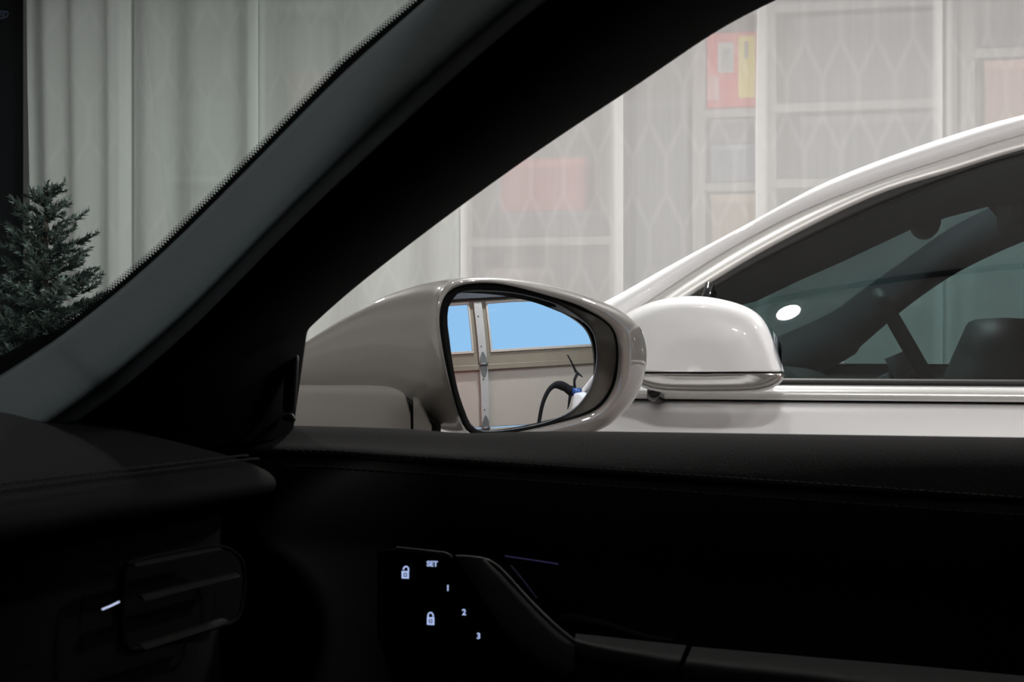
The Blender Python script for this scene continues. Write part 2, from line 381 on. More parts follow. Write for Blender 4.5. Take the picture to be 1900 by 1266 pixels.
carton('storage_box', 330, 480, 372, 472, (0.20, 0.19, 0.17), 'brown grey box on the lower shelf of the left curtain')
carton('storage_cabinet', 740, 846, 400, 1400, (0.20, 0.19, 0.19), 'brownish grey cabinet behind the curtain left of the side mirror top')

# ================================================================== CURTAINS
def curtain(px0, px1, Y, amp, pitch, m, label, z0=0.03, z1=2.52, hem=0.035, phase=0.0, side=None):
    xa, xb = PY(px0, 400, Y).x, PY(px1, 400, Y).x
    nx = int((xb-xa)/0.012)+2; nz = 16
    rows, uvs, hems = [], [], []
    for j in range(nz+1):
        z = z0+(z1-z0)*j/nz; r = []
        for i in range(nx+1):
            x = xa+(xb-xa)*i/nx
            q = (x-xa)/pitch
            d = amp*(sin(2*pi*q+phase)+0.18*sin(2*pi*q*1.7+1.1+phase*2+0.3*sin(z*1.7))+0.25*sin(2*pi*q*0.43+z*0.5))
            wob = 0.008*sin(z*3.1+phase)+ (0.012*max(0, 1.6-z) if side == 'l' else 0)
            r.append((x-(wob if i == 0 or side else 0)*(1-i/nx), Y+d, z)); uvs.append((x, z))
            e = min(x-xa, xb-x); hems.append(1.0 if e < hem else 0.0)
        rows.append(r)
    v, f = grid(rows)
    o = mk('curtain', v, f, m, None, base=((xa+xb)/2, Y, 0))
    me = o.data; ul = me.uv_layers.new(name='UVMap')
    for lp in me.loops: ul.data[lp.index].uv = uvs[lp.vertex_index]
    at = me.attributes.new('hem', 'FLOAT', 'POINT'); at.data.foreach_set('value', hems)
    tag(o, label, 'curtain', 'sheer lattice curtain panels')
    return o
YC = 5.0
curtain(48, 240, YC-0.03, 0.020, 0.13, M['curtain_b'], 'leftmost sheer curtain panel behind the small fir tree', side='l', phase=0.5)
curtain(232, 482, YC+0.01, 0.022, 0.21, M['curtain_b'], 'second sheer curtain panel from the left with soft folds', phase=2.1)
curtain(474, 860, YC-0.01, 0.015, 0.26, M['curtain_b'], 'sheer curtain panel crossing behind the windshield pillar', phase=1.0)
curtain(850, 1156, YC-0.025, 0.005, 0.19, M['curtain'], 'sheer lattice curtain panel right above the grey side mirror', phase=0.2)
curtain(1140, 1418, YC+0.015, 0.004, 0.23, M['curtain'], 'sheer lattice curtain panel with the red box behind it', phase=1.4)
curtain(1406, 1749, YC-0.015, 0.005, 0.20, M['curtain'], 'sheer lattice curtain panel above the white car windshield pillar', phase=2.6)
curtain(1741, 2200, YC+0.015, 0.006, 0.24, M['curtain'], 'rightmost sheer curtain panel above the white car roof', phase=0.9)
v, f = tubev([(-4.2, YC, 2.55), (1.9, YC, 2.55)], 0.012, 12); o = mk('curtain_rod', v, f, M['galv'], None); tag(o, 'thin steel rod the pale curtains hang from', 'rod')
# added black sheet stands in for the dark space past the curtain
xa, xb = PY(-420, 400, 4.93).x, PY(47, 400, 4.93).x
rows = [[(xa+(xb-xa)*i/60, 4.93+0.03*sin(i*0.9)+0.01*sin(i*2.1), 0.02+2.6*j/8) for i in range(61)] for j in range(9)]
v, f = grid(rows); o = mk('dark_room_sheet', v, f, M['room_shade'], None, base=((xa+xb)/2, 4.93, 0)); tag(o, 'black sheet standing in for the dark room at the left edge beside the pale curtain', 'curtain')

# ================================================================== FIR TREE
def fir_tree():
    top = PY(88, 336, 4.25); cx, cy, zt = top.x, top.y, top.z
    cx -= 0.03
    t = empty('fir_tree', (cx, cy, 0), 'small frosted artificial fir tree standing before the pale curtain', 'tree')
    v, f = tubev([(cx, cy, 0.12), (cx+0.01, cy, 0.8), (cx+0.028, cy, zt-0.03)], [0.03, 0.02, 0.005], 8); mk('trunk', v, f, M['bark'], t)
    v, f = lathe([(0.0, 0.0), (0.13, 0.0), (0.16, 0.26), (0.15, 0.26), (0.13, 0.22), (0.0, 0.22)], (cx, cy, 0)); mk('pot', v, f, M['pot'], t)
    V, F, FR = [], [], []
    rnd = random.Random(4)
    def twig(p, d, L, frost):
        d = d.normalized(); a = d.orthogonal().normalized(); b = d.cross(a)
        n = 20
        for k in range(n):
            s = k/n; q = p+d*(L*s); ang = rnd.uniform(0, 2*pi)
            nd = (d*0.85+(a*cos(ang)+b*sin(ang))*0.9).normalized()
            ln = 0.030*(1.05-0.5*s)*rnd.uniform(0.8, 1.2); wv = nd.cross(d).normalized()*0.0045
            i = len(V); V.extend([tuple(q-wv), tuple(q+nd*ln), tuple(q+wv)]); F.append((i, i+1, i+2))
            fr = min(1, max(0, frost+rnd.uniform(-0.12, 0.12)+0.25*s)); FR.extend([fr]*3)
    H = zt-0.30
    n_br = 230
    for i in range(n_br):
        u = ((i+0.5)/n_br)**0.72            # 0 top .. 1 bottom
        z = zt-0.035-H*u
        R = 0.035+0.40*u**0.85
        R *= rnd.uniform(0.75, 1.12)
        ang = i*2.399963+rnd.uniform(-0.3, 0.3)
        sway = 0.028*(1-u)
        d = Vector((cos(ang), sin(ang), 0.45-0.35*u)).normalized()
        p0 = Vector((cx+sway, cy, z))
        brf = rnd.choice([0.05, 0.15, 0.2, 0.35, 0.5])
        m = max(2, int(R/0.032))
        for k in range(m):
            s = (k+0.4)/m
            q = p0+d*(R*s)
            side = d.cross(Vector((0, 0, 1))).normalized()*(1 if k % 2 else -1)
            twig(q, d*0.7+side*0.75+Vector((0, 0, rnd.uniform(-0.1, 0.35))), 0.055, brf)
            if k % 2 == 0: twig(q, d+Vector((0, 0, 0.3)), 0.05, brf+0.1)
        twig(p0+d*R, d+Vector((0, 0, 0.3)), 0.055, brf+0.15)
    for k in range(5): twig(Vector((cx+0.028, cy, zt-0.05-0.02*k)), Vector((rnd.uniform(-.3, .3), rnd.uniform(-.3, .3), 1)), 0.05, 0.25)
    o_ = org(t); me = bpy.data.meshes.new('needles'); me.from_pydata([tuple(Vector(p)-o_) for p in V], [], F); me.update()
    at = me.attributes.new('frost', 'FLOAT', 'POINT'); at.data.foreach_set('value', FR)
    me.materials.append(M['needles']); o = bpy.data.objects.new('foliage', me); COL.objects.link(o); o.parent = t; o['kind'] = 'stuff'
fir_tree()

# ================================================================== WHITE CAR
WC = empty('white_car', (0.6, 3.45, 0), 'white car parked beyond the grey side mirror, tinted side window', 'car')
YN, YCEN, K = 2.62, 3.50, 0.55
def far(p, sh=0.0): return (p[0]+sh, 2*YCEN-p[1], p[2])
def tp(px, py, off=0.0):
    N = Vector((0, -1, K)); P = Vector((0, YN, 1.0))+Vector((0, off, 0)); return PP(px, py, P, N)
def ext(pts, tail):
    return [tuple(p) for p in pts]+[(x, YN+K*(z-1.0), z) for x, z in tail]
out_c = [(-0.98, 2.64, 0.965), (-0.80, 2.66, 1.03), (-0.65, 2.69, 1.10)]+[tuple(tp(*q)) for q in [(1128, 557), (1242, 493), (1384, 417), (1526, 341), (1669, 284), (1811, 237), (1900, 213)]]
tail_o = [(0.40, 1.547), (0.60, 1.578), (0.90, 1.598), (1.25, 1.585), (1.6, 1.54), (1.95, 1.46), (2.3, 1.37), (2.6, 1.265), (2.85, 1.17), (3.0, 1.115)]
out_c = out_c+[(x, YN+K*(z-1.0), z) for x, z in tail_o]
grv_c = [tuple(tp(*q)) for q in [(1150, 592), (1209, 552), (1337, 469), (1479, 393), (1621, 336), (1763, 289), (1900, 246)]]+[(x, YN+K*(z-1.035-0.0), z-0.034) for x, z in tail_o[:-1]]
slv_c = [tuple(tp(*q)) for q in [(1205, 600), (1275, 550), (1432, 455), (1621, 362), (1763, 317), (1900, 275)]]+[(x, YN+K*(z-1.06), z-0.064) for x, z in tail_o[:-2]]
gls_c = [tuple(tp(*q)) for q in [(1240, 600), (1338, 524), (1471, 452), (1641, 372), (1793, 315), (1900, 283)]]+[(x, YN+K*(z-1.07), z-0.074) for x, z in tail_o[:-2]]
def resample(pts, n):
    pts = [Vector(p) for p in catmull(pts, 6)]; L = [0]
    for a, b in zip(pts, pts[1:]): L.append(L[-1]+(b-a).length)
    out = []
    for i in range(n):
        s = L[-1]*i/(n-1)
        out.append(Vector([interp(s, L, [p[k] for p in pts]) for k in range(3)]))
    return out
NS = 60
def byx(pts, xs):
    pts = catmull(pts, 8); X = [p[0] for p in pts]
    return [Vector((x, interp(x, X, [p[1] for p in pts]), interp(x, X, [p[2] for p in pts]))) for x in xs]
def strip(name, A, B, m, parent, bulge=0.0, yo=0.0, yo2=None, mirror_sh=None, rows=5, depth=0.02, xs=None):
    """band between two roof-line curves, rounded outward, with returned edges"""
    def build(side):
        R = []
        for a, b in zip(A, B):
            r = []
            nrm_ = Vector((0, -0.876, 0.482))
            r.append(a - nrm_*depth)
            for k in range(rows):
                s = k/(rows-1); p = a.lerp(b, s)+nrm_*(bulge*sin(pi*s)+yo+((yo2-yo)*s if yo2 is not None else 0)); r.append(p)
            r.append(b - nrm_*depth)
            R.append([far(q, shf(q[0])) for q in r] if side else r)
        v, f = grid(R); return mk(name, v, f, m, parent, smooth=True)
    build(0)
    if mirror_sh: build(1)
def shf(x):   # far pillar sits a little further back
    return interp(x, [-1.0, -0.5, 0.1, 0.8, 3], [0.30, 0.34, 0.22, 0.0, 0.0])
xsA = [(-0.98+i*(3.98)/110) for i in range(111)]
A = byx(out_c, xsA); B = []
gx = byx(grv_c, xsA)
for a, g in zip(A, gx):
    if a.x < grv_c[0][0]: g = a+Vector((0.03, -0.02, -0.04))
    if a.x > grv_c[-1][0]: g = a+Vector((0, -0.02, -0.03))
    B.append(g)
strip('roof_rail', A, B, M['paint_white'], WC, bulge=0.012, mirror_sh=True, depth=0.03)
xs2 = [grv_c[0][0]+0.003+(2.82-grv_c[0][0])*i/100 for i in range(101)]
G = byx(grv_c, xs2); S = byx(slv_c, xs2); GL = byx(gls_c, xs2)
def fixlow(Cv, first, lo):   # curves that start later: run them down to the beltline
    return Cv
def curve_low(c0, xs):
    """curve by x, extrapolated forward below its first point along its first slope"""
    p0, p1 = Vector(c0[0]), Vector(c0[1]); d = (p1-p0)/(p1.x-p0.x); C_ = byx(c0, xs)
    return [p0+d*(x-p0.x) if x < p0.x else c for x, c in zip(xs, C_)]
S = curve_low(slv_c, xs2); GL = curve_low(gls_c, xs2)
strip('window_surround', G, S, M['silver'], WC, bulge=0.006, yo=-0.004, rows=5, mirror_sh=True)
strip('door_seal', S, GL, M['rubber'], WC, bulge=0.004, yo=-0.004, rows=4, mirror_sh=True)
# side glass
def side_glass(side):
    R = []
    for a in GL:
        if a.z < 1.02: continue
        bot = Vector((a.x, YN+0.012, 1.03))
        top = a+Vector((0, 0.006, 0))
        r = []
        for k in range(9):
            s = k/8; h_ = 0.03*(top.z-1.03)**2; p = bot.lerp(top, s)+Vector((0, -h_*sin(pi*s), h_*0.5*sin(pi*s))); r.append(far(p, shf(p.x)) if side else p)
        R.append(r)
    v, f = grid(R); return mk('side_window', v, f, M['dark_glass'] if not side else M['teal_glass'], WC)
side_glass(0); side_glass(1)
# little black quarter post in front corner of the window
a0, a1 = tp(1303, 556, -0.008), tp(1336, 524, -0.008); b0, b1 = tp(1300, 640, -0.008), tp(1312, 640, -0.008)
v, f = tubev([tp(1300, 640, -0.004), tp(1308, 560, -0.006), tp(1318, 528, -0.008)], 0.009, 8); mk('quarter_post', v, f, M['gloss_black'], WC)
# belt mouldings
def extrude_x(name, prof, xs, m, parent, side=0, yfun=None, sub=0):
    R = []
    for x in xs:
        dy = yfun(x) if yfun else 0.0
        r = [(x, y+dy, z) for y, z in prof]
        R.append([far(p) for p in r] if side else r)
    v, f = grid(R, closed_u=True); n = len(prof)
    f += [tuple(range(n)), tuple((len(xs)-1)*n+k for k in range(n))]
    return mk(name, v, f, m, parent, sub=0)
def taper(x, x0, x1, amt=0.30):
    c = (x0+x1)/2; h = (x1-x0)/2; q = abs(x-c)/h
    if amt < 0.2: return amt*q**24
    return amt*q**9+0.05*q**4
WX0, WX1 = -2.05, 3.36
wt = lambda x: taper(x, WX0, WX1, 0.12)
xb = [-0.62+i*(2.62+0.62)/50 for i in range(51)]
for side in (0, 1):
    extrude_x('belt_seal', [(2.628, 1.024), (2.622, 1.028), (2.622, 1.034), (2.632, 1.037), (2.65, 1.037), (2.65, 1.024)], xb, M['rubber'], WC, side, lambda x: wt(x)*0.4)
    extrude_x('belt_moulding', [(2.628, 1.000), (2.612, 1.001), (2.606, 1.006), (2.606, 1.013), (2.611, 1.020), (2.620, 1.026), (2.64, 1.027), (2.64, 1.000)], xb, M['belt_silver'], WC, side, lambda x: wt(x)*0.4)
# body sides, hood, tail
prof = [(0.10, 0.20), (0.02, 0.24), (-0.015, 0.36), (-0.030, 0.55), (-0.040, 0.72), (-0.036, 0.86), (-0.022, 0.94), (-0.012, 0.975), (-0.006, 0.992), (0.012, 0.997), (0.05, 0.997)]
def body(root, yn, ycen, x0, x1, m, zs=1.0, cowl=-0.9, deck=2.9, zadd=0.0, nosez=-0.22, tailz=0.05, tap=0.30, doors=None):
    N_ = 72; xs = [x0+(x1-x0)*(0.5-0.5*cos(pi*i/N_)) for i in range(N_+1)]
    def zb(x):   # belt line height offset
        if x < cowl: return nosez*((cowl-x)/(cowl-x0))**1.6
        if x > deck-0.5: return tailz*min(1, (x-deck+0.5)/0.5)
        return 0.0
    for side in (0, 1):
        R = []
        for x in xs:
            ty = taper(x, x0, x1, tap); q = zb(x)
            r = [(x, yn+dy+ty, z*zs+(q*(z/1.0)**2)+zadd*(z > 0.9)) for dy, z in prof]
            R.append([(p[0], 2*ycen-p[1], p[2]) for p in r] if side else r)
        v, f = grid(R); mk('body_side', v, f, m, root, sub=0)
    for nm, rng in (('hood', [x for x in xs if x <= cowl+0.05]), ('tail_deck', [x for x in xs if x >= deck])):
        R = []
        for x in rng:
            ty = taper(x, x0, x1, tap); q = zb(x); ya = yn+0.05+ty; yb = 2*ycen-ya
            R.append([(x, ya+(yb-ya)*k/12, 0.997*zs+q+0.05*sin(pi*k/12)**0.8) for k in range(13)])
        v, f = grid(R); mk(nm, v, f, m, root)
    for nm, x in (('front_bumper', x0), ('rear_bumper', x1)):
        ty = taper(x, x0, x1, tap); q = zb(x); s = -1 if x == x0 else 1
        R = []
        for dy, z in prof:
            ya = yn+dy+ty; yb = 2*ycen-ya
            zz = z*zs+(q*z**2)
            R.append([(x+s*0.10*sin(pi*k/12)**0.6*(1 if 0.2 < z < 0.95 else 0.4), ya+(yb-ya)*k/12, zz+(0.05*sin(pi*k/12)**0.8 if z > 0.996 else 0)) for k in range(13)])
        v, f = grid(R); mk(nm, v, f, m, root)
body(WC, YN, YCEN, WX0, WX1, M['paint_white'], deck=2.95, tap=0.12, tailz=0.09)
# roof panel
R = []
for a in A:
    if a.x < 0.02: continue
    b = Vector(far(a, shf(a.x)))
    R.append([a.lerp(b, k/14)+Vector((0, 0, 0.035*sin(pi*k/14)**0.8)) for k in range(15)])
Rr = [r for r in R if r[0][0] < 2.0]
v, f = grid(Rr); mk('roof_panel', v, f, M['paint_white'], WC, solid=0.02)
Rg = [r for r in R if r[0][0] >= 1.97]
v, f = grid(Rg); mk('rear_window', v, f, M['dark_glass'], WC)
# underside of the roof
v, f = grid([[Vector(p)-Vector((0, 0, 0.05)) for p in r] for r in Rr]); mk('headliner', v, f, M['w_head'], WC)
# windshield
R = []
for a in A:
    if a.x > 0.06 or a.x < -0.93: continue
    b = Vector(far(a, shf(a.x)))
    R.append([a.lerp(b, k/14)+Vector((-0.10*sin(pi*k/14), 0, 0.01*sin(pi*k/14))) for k in range(15)])
v, f = grid(R); mk('windshield', v, f, M['teal_glass'], WC)
# inner A-pillar covers (near and far)
for side in (1,):
    R = []
    for a, g in zip(A, B):
        if a.x > 2.4: continue
        n_ = Vector((0, 1, -0.3))
        r = [a+Vector((-0.003, 0.001, -0.003)), a+Vector((0.004, 0.04, -0.022)), a+Vector((0.03, 0.06, -0.045)), g+Vector((0.045, 0.05, -0.055)), g+Vector((0.05, 0.015, -0.045))]
        R.append([far(q, shf(q[0])) for q in r] if side else r)
    v, f = grid(R); mk('inner_pillar_trim', v, f, M['w_head'], WC, solid=0.01)
ib = smooth_px = [(1310, 575), (1400, 553), (1480, 515), (1560, 480), (1690, 419), (1760, 396), (1830, 378), (1900, 372)]
ig = [(1300, 545), (1338, 520), (1430, 470), (1520, 424), (1640, 370), (1720, 335), (1800, 310), (1900, 280)]
R = [[tp(*g, 0.03), PY(*lerp2_(g, b, 0.3), 2.86), PY(*lerp2_(g, b, 1.0), 2.93)] for g, b in zip(ig, ib)]
p_, q_ = R[-1][1], R[-1][2]
for x, z in tail_o[1:8]: R.append([Vector((x, YN+K*(z-1.07)+0.03, z-0.07)), Vector((x, 2.86+0.1*(x-0.2), z-0.10)), Vector((x, 2.95+0.1*(x-0.2), z-0.12))])
v, f = grid(R); mk('inner_pillar_trim', v, f, M['w_head'], WC, solid=0.008)
# interior: dash, steering wheel, seats, rear view mirror, floor tub
R = []
for y in [2.72+i*(4.28-2.72)/16 for i in range(17)]:
    hump = 0.045*math.exp(-((y-3.05)/0.2)**2)
    R.append([(x+0.10, y, z+(hump if 0 < k < 4 else 0)) for k, (x, z) in enumerate([(-0.85, 1.0), (-0.62, 1.025), (-0.45, 1.035), (-0.32, 1.03), (-0.26, 1.00), (-0.27, 0.93), (-0.33, 0.80), (-0.34, 0.5)])])
v, f = grid(R); mk('dashboard', v, f, M['w_int'], WC, sub=1)
def seat(name, cx, cy, parent):
    """front seat back with headrest, slightly reclined"""
    def slab(x0, z0, x1, z1, w0, w1, th, nm):
        R = []
        for k in range(9):
            s = k/8; x = x0+(x1-x0)*s; z = z0+(z1-z0)*s; w = w0+(w1-w0)*s; w *= (1-0.25*max(0, s-0.8)/0.2)
            t = th*(1-0.35*s)
            R.append([(x+t*cos(a)*0.5, cy+w*0.5*(abs(sin(a))**0.7)*(1 if sin(a) >= 0 else -1), z) for a in [2*pi*j/20 for j in range(20)]])
        v, f = grid(R, closed_u=True); f += [tuple(range(20)), tuple(8*20+j for j in range(20))]
        return mk(nm, v, f, M['w_seat'], parent, sub=1)
    slab(cx-0.06, 0.55, cx+0.07, 1.04, 0.50, 0.44, 0.19, 'seat_back')
    slab(cx+0.05, 1.01, cx+0.075, 1.145, 0.30, 0.26, 0.19, 'headrest')
    slab(cx-0.45, 0.45, cx-0.03, 0.52, 0.48, 0.5, 0.2, 'seat_cushion')
sp_ = PY(1805, 640, 3.06)
seat('seat', sp_.x-0.02, 3.06, WC); seat('seat', sp_.x+0.12, 3.92, WC)
cw = PY(1712, 690, 2.98)
ax = Vector((1, 0, 0.55)).normalized(); a_ = Vector((0, 1, 0)); b_ = ax.cross(a_)
v, f = tubev([cw+(a_*cos(t)+b_*sin(t))*0.165 for t in [2*pi*k/40 for k in range(41)]], 0.014, 10, cap=False); sw = mk('steering_wheel', v, f, M['w_seat'], WC)
v, f = join([tubev([cw-a_*0.16, cw-ax*0.03], 0.012, 8), tubev([cw+a_*0.16, cw-ax*0.03], 0.012, 8), tubev([cw-b_*0.16, cw-ax*0.03], 0.012, 8), tubev([cw-ax*0.05, cw], [0.055, 0.05], 14), tubev([cw-ax*0.02, cw-ax*0.35], 0.03, 10)])
mk('wheel_spokes', v, f, M['w_seat'], sw)
rm = PY(1716, 413, 3.45)
v, f = tubev([rm+Vector((0, -0.11, 0)), rm+Vector((0, -0.09, 0)), rm, rm+Vector((0, 0.09, 0)), rm+Vector((0, 0.11, 0))], [0.012, 0.032, 0.034, 0.032, 0.012], 14); rv = mk('rear_view_mirror', v, f, M['w_seat'], WC)
v, f = tubev([rm, rm+Vector((-0.05, 0, 0.09))], 0.012, 8); mk('mirror_stem', v, f, M['w_seat'], rv)
vs = PY(1878, 385, 3.2); box('sun_visor', (vs.x-0.02, 2.95, vs.z-0.05), (vs.x+0.16, 3.35, vs.z+0.02), M['w_head'], WC, bevel=0.01)
box('cabin_tub', (-0.8, 2.74, 0.3), (2.75, 4.26, 0.5), M['w_int'], WC)
box('rear_bench', (1.35, 2.85, 0.4), (1.6, 4.15, 1.06), M['w_seat'], WC, bevel=0.05)
for side in (0, 1):
    p = [(2.66, 1.02), (2.70, 1.03), (2.73, 1.00), (2.74, 0.6), (2.68, 0.45)]
    extrude_x('door_card', p, [-0.75+i*3.2/20 for i in range(21)], M['w_int'], WC, side)
# wheels
def wheel(x, y, root, r=0.34, s=-1):
    v, f = grid([[(x+q*cos(2*pi*k/32), y+s*d, r+q*sin(2*pi*k/32)) for k in range(32)] for q, d in [(r*0.62, -0.1), (r*0.97, -0.1), (r, -0.06), (r, 0.06), (r*0.97, 0.09), (r*0.62, 0.09), (r*0.60, 0.07), (0.03, 0.075)]], closed_u=True)
    mk('wheel', v, f, M['rubber'], root)
for x in (-1.35, 2.35):
    for y, s in ((YN+0.10, 1), (2*YCEN-YN-0.10, -1)): wheel(x, y, WC, s=-s)
# shut line between front and rear door / fender
for x in (-0.52, 0.62, 1.65):
    extr = [(YN+dy-0.0015+wt(x), z) for dy, z in prof[2:9]]
    v, f = tubev([(x, y, z) for y, z in extr], 0.0025, 6); mk('shut_line', v, f, M['rubber'], WC)

# white car door mirror -------------------------------------------------
def wm(px, py, Y): return PY(px, py, Y)
def outline_loft(name, rings, m, parent, sub=2, cap0=True, cap1=True):
    v, f = grid(rings, closed_u=True); n = len(rings[0])
    if cap0: f.append(tuple(range(n)))
    if cap1: f.append(tuple((len(rings)-1)*n+k for k in range(n)))
    return mk(name, v, f, m, parent, sub=sub)
# cap outline (side view as seen from our car)
capo = [(1150, 690), (1120, 640), (1150, 590), (1200, 562), (1250, 552), (1300, 551), (1350, 560), (1390, 573), (1415, 592), (1432, 625), (1446, 662), (1454, 689), (1400, 690), (1330, 690), (1260, 690), (1200, 690)]
def shrink(pts, c, k): return [(c[0]+(x-c[0])*k, c[1]+(y-c[1])*k) for x, y in pts]
def ring_px(pts, Y, dens=4):
    P = [wm(x, y, Y) for x, y in pts]
    return P
def dens(pts, n=80, corner=()):
    P = [Vector((x, y, 0)) for x, y in pts]; P.append(P[0]); L = [0]
    for a, b in zip(P, P[1:]): L.append(L[-1]+(b-a).length)
    return [(interp(L[-1]*i/n, L, [p.x for p in P]), interp(L[-1]*i/n, L, [p.y for p in P])) for i in range(n)]
def smooth_open(pts, n):  # catmull through pixel points
    P = catmull([(x, y, 0) for x, y in pts], n); return [(p.x, p.y) for p in P]
top_curve = smooth_open([(1112, 690), (1122, 640), (1150, 592), (1200, 564), (1250, 552), (1300, 550), (1350, 558), (1390, 572), (1415, 592), (1433, 625), (1446, 660), (1455, 690)], 5)
bot_line = [(1455-(1455-1112)*k/12, 690) for k in range(1, 12)]
cap_out = top_curve+bot_line
ncv = len(cap_out); cc = (1290, 690)
rings = []
for Yr, k in [(2.405, 0.10), (2.402, 0.40), (2.403, 0.66), (2.409, 0.84), (2.420, 0.94), (2.437, 0.985), (2.46, 1.0), (2.50, 1.0), (2.54, 0.985), (2.57, 0.96)]:
    rings.append([wm(x, y, Yr) for x, y in [(cc[0]+(x-cc[0])*k, cc[1]+(y-cc[1])*k) for x, y in cap_out]])
DM = bpy.data.objects.new('door_mirror', None); COL.objects.link(DM); DM.parent = WC; DM.location = Vector((-0.25, 2.5, 1.05))-org(WC)
v, f = grid(rings, closed_u=True); f += [tuple(range(ncv)), tuple((len(rings)-1)*ncv+k for k in range(ncv))]
mk('mirror_cap', v, f, M['paint_white'], DM)
# lower skirt
sk = [(1112, 693), (1456, 693), (1456, 700), (1448, 712), (1432, 722), (1405, 729), (1350, 731), (1290, 731), (1230, 729), (1205, 724), (1175, 712), (1140, 703)]
sk = dens(sk, 80); cs = (1290, 700); rings = []
for Yr, kx, ky in [(2.412, 0.60, 0.20), (2.408, 0.85, 0.55), (2.410, 0.95, 0.80), (2.420, 0.99, 0.94), (2.44, 1, 1), (2.54, 1, 1), (2.57, 0.96, 0.95)]:
    rings.append([wm(cs[0]+(x-cs[0])*kx, 693+(y-693)*ky, Yr) for x, y in sk])
v, f = grid(rings, closed_u=True); f += [tuple(range(80)), tuple((len(rings)-1)*80+k for k in range(80))]
mk('mirror_skirt', v, f, mat('satin_silver_mirror_base', (0.50, 0.49, 0.48), 0.14, 0.9), DM)
v, f = grid([[wm(1112, 689, 2.43), wm(1112, 694, 2.43), wm(1112, 694, 2.56), wm(1112, 689, 2.56)], [wm(1300, 689, 2.41), wm(1300, 694, 2.41), wm(1300, 694, 2.56), wm(1300, 689, 2.56)], [wm(1452, 689, 2.425), wm(1452, 694, 2.425), wm(1452, 694, 2.56), wm(1452, 689, 2.56)]], closed_u=True)
mk('parting_gap', v, f, M['rubber'], DM, smooth=False)
# stalk to the door
v, f = tubev([wm(1215, 722, 2.50), wm(1212, 733, 2.56), wm(1222, 738, 2.63)], [0.012, 0.011, 0.014], 14); mk('mirror_arm', v, f, M['gloss_black'], DM)
# mirror glass on its rear end
g0 = [wm(1449, y, Y) for y, Y in [(600, 2.46), (600, 2.55), (640, 2.56), (690, 2.56), (690, 2.43), (640, 2.43)]]
mk('mirror_glass', [p+Vector((0.001 if p.z < 1.1 else -0.02, 0, 0)) for p in g0], [tuple(range(6))], M['mirror'], DM, smooth=False)

# charge flap and port on the rear corner
n_m = Vector((0.8612, -0.5054, 0.0531)).normalized()
CP = bpy.data.objects.new('charge_port', None); COL.objects.link(CP); CP.parent = WC; CP.location = Vector((3.1, 2.64, 1.1))-org(WC)
fp = [(3.2, 2.600, 1.325), (3.2, 2.612, 1.325), (3.2, 2.655, 1.275), (3.2, 2.695, 1.225), (3.2, 2.765, 1.180), (3.2, 2.745, 1.182), (3.2, 2.69, 1.205), (3.2, 2.672, 1.215), (3.2, 2.645, 1.262)]
vv = [(x-0.006, y, z) for x, y, z in fp]+[(x+0.004, y, z) for x, y, z in fp]; n = len(fp)
mk('port_flap', vv, [tuple(range(n)), tuple(range(2*n-1, n-1, -1))]+[(k, (k+1) % n, (k+1) % n+n, k+n) for k in range(n)], M['gloss_black'], CP, smooth=False, bevel=0.001)
v, f = tubev(catmull([(3.19, 2.70, 1.205), (3.19, 2.665, 1.17), (3.19, 2.66, 1.13), (3.18, 2.672, 1.09)], 5), 0.014, 8); mk('flap_arm', v, f, M['gloss_black'], CP)
v, f = tubev([(3.17, 2.63, 1.095), (3.12, 2.70, 1.085)], [0.024, 0.028], 16); mk('port_ring', v, f, M['blue'], CP)
# cable with plug
CB = empty('charging_cable', (3.2, 2.30, 0), 'thick black charging cable plugged into the white car tail, seen in the mirror', 'cable')
path = catmull([(3.19, 2.60, 1.108), (3.2, 2.539, 1.133), (3.2, 2.455, 1.143), (3.2, 2.386, 1.112), (3.2, 2.329, 1.045), (3.2, 2.294, 0.96), (3.2, 2.272, 0.85), (3.22, 2.25, 0.5), (3.25, 2.25, 0.03)], 8)
rad = [0.030 if i < 10 else 0.030-0.012*min(1, (i-10)/8) for i in range(len(path))]
v, f = tubev(path, rad, 12); mk('cable', v, f, M['cable'], CB)
v, f = tubev([(3.185, 2.66, 1.095), (3.19, 2.60, 1.105), (3.195, 2.56, 1.12)], [0.030, 0.032, 0.026], 14); mk('plug_body', v, f, M['cable'], CB)
v, f = tubev([(3.19, 2.615, 1.09), (3.19, 2.592, 1.03), (3.19, 2.576, 0.99)], [0.018, 0.012, 0.004], 10); mk('plug_trigger', v, f, M['cable'], CB)
v, f = lathe([(0.0, 0.0), (0.13, 0), (0.13, 0.03), (0.0, 0.03)], (3.25, 2.25, 0)); mk('cable_foot', v, f, M['cable'], CB)

# ================================================================== OUR CAR
OC = empty('grey_car', (0.5, 0.1, 0), 'warm grey car we look out of, dark cabin and grey side mirror', 'car')

# --- exterior shell (mostly out of view)
OYC = 0.12
pr_keep = list(prof)
body(OC, -0.80, OYC, -2.1, 3.05, M['paint_grey'], deck=2.7, cowl=-0.62, nosez=-0.2)
# rear lamp bar
v, f = boxv((3.13, -0.50, 0.84), (3.19, 0.95, 0.88)); mk('tail_lamp', v, f, M['tail_red'], OC, smooth=False, bevel=0.005)
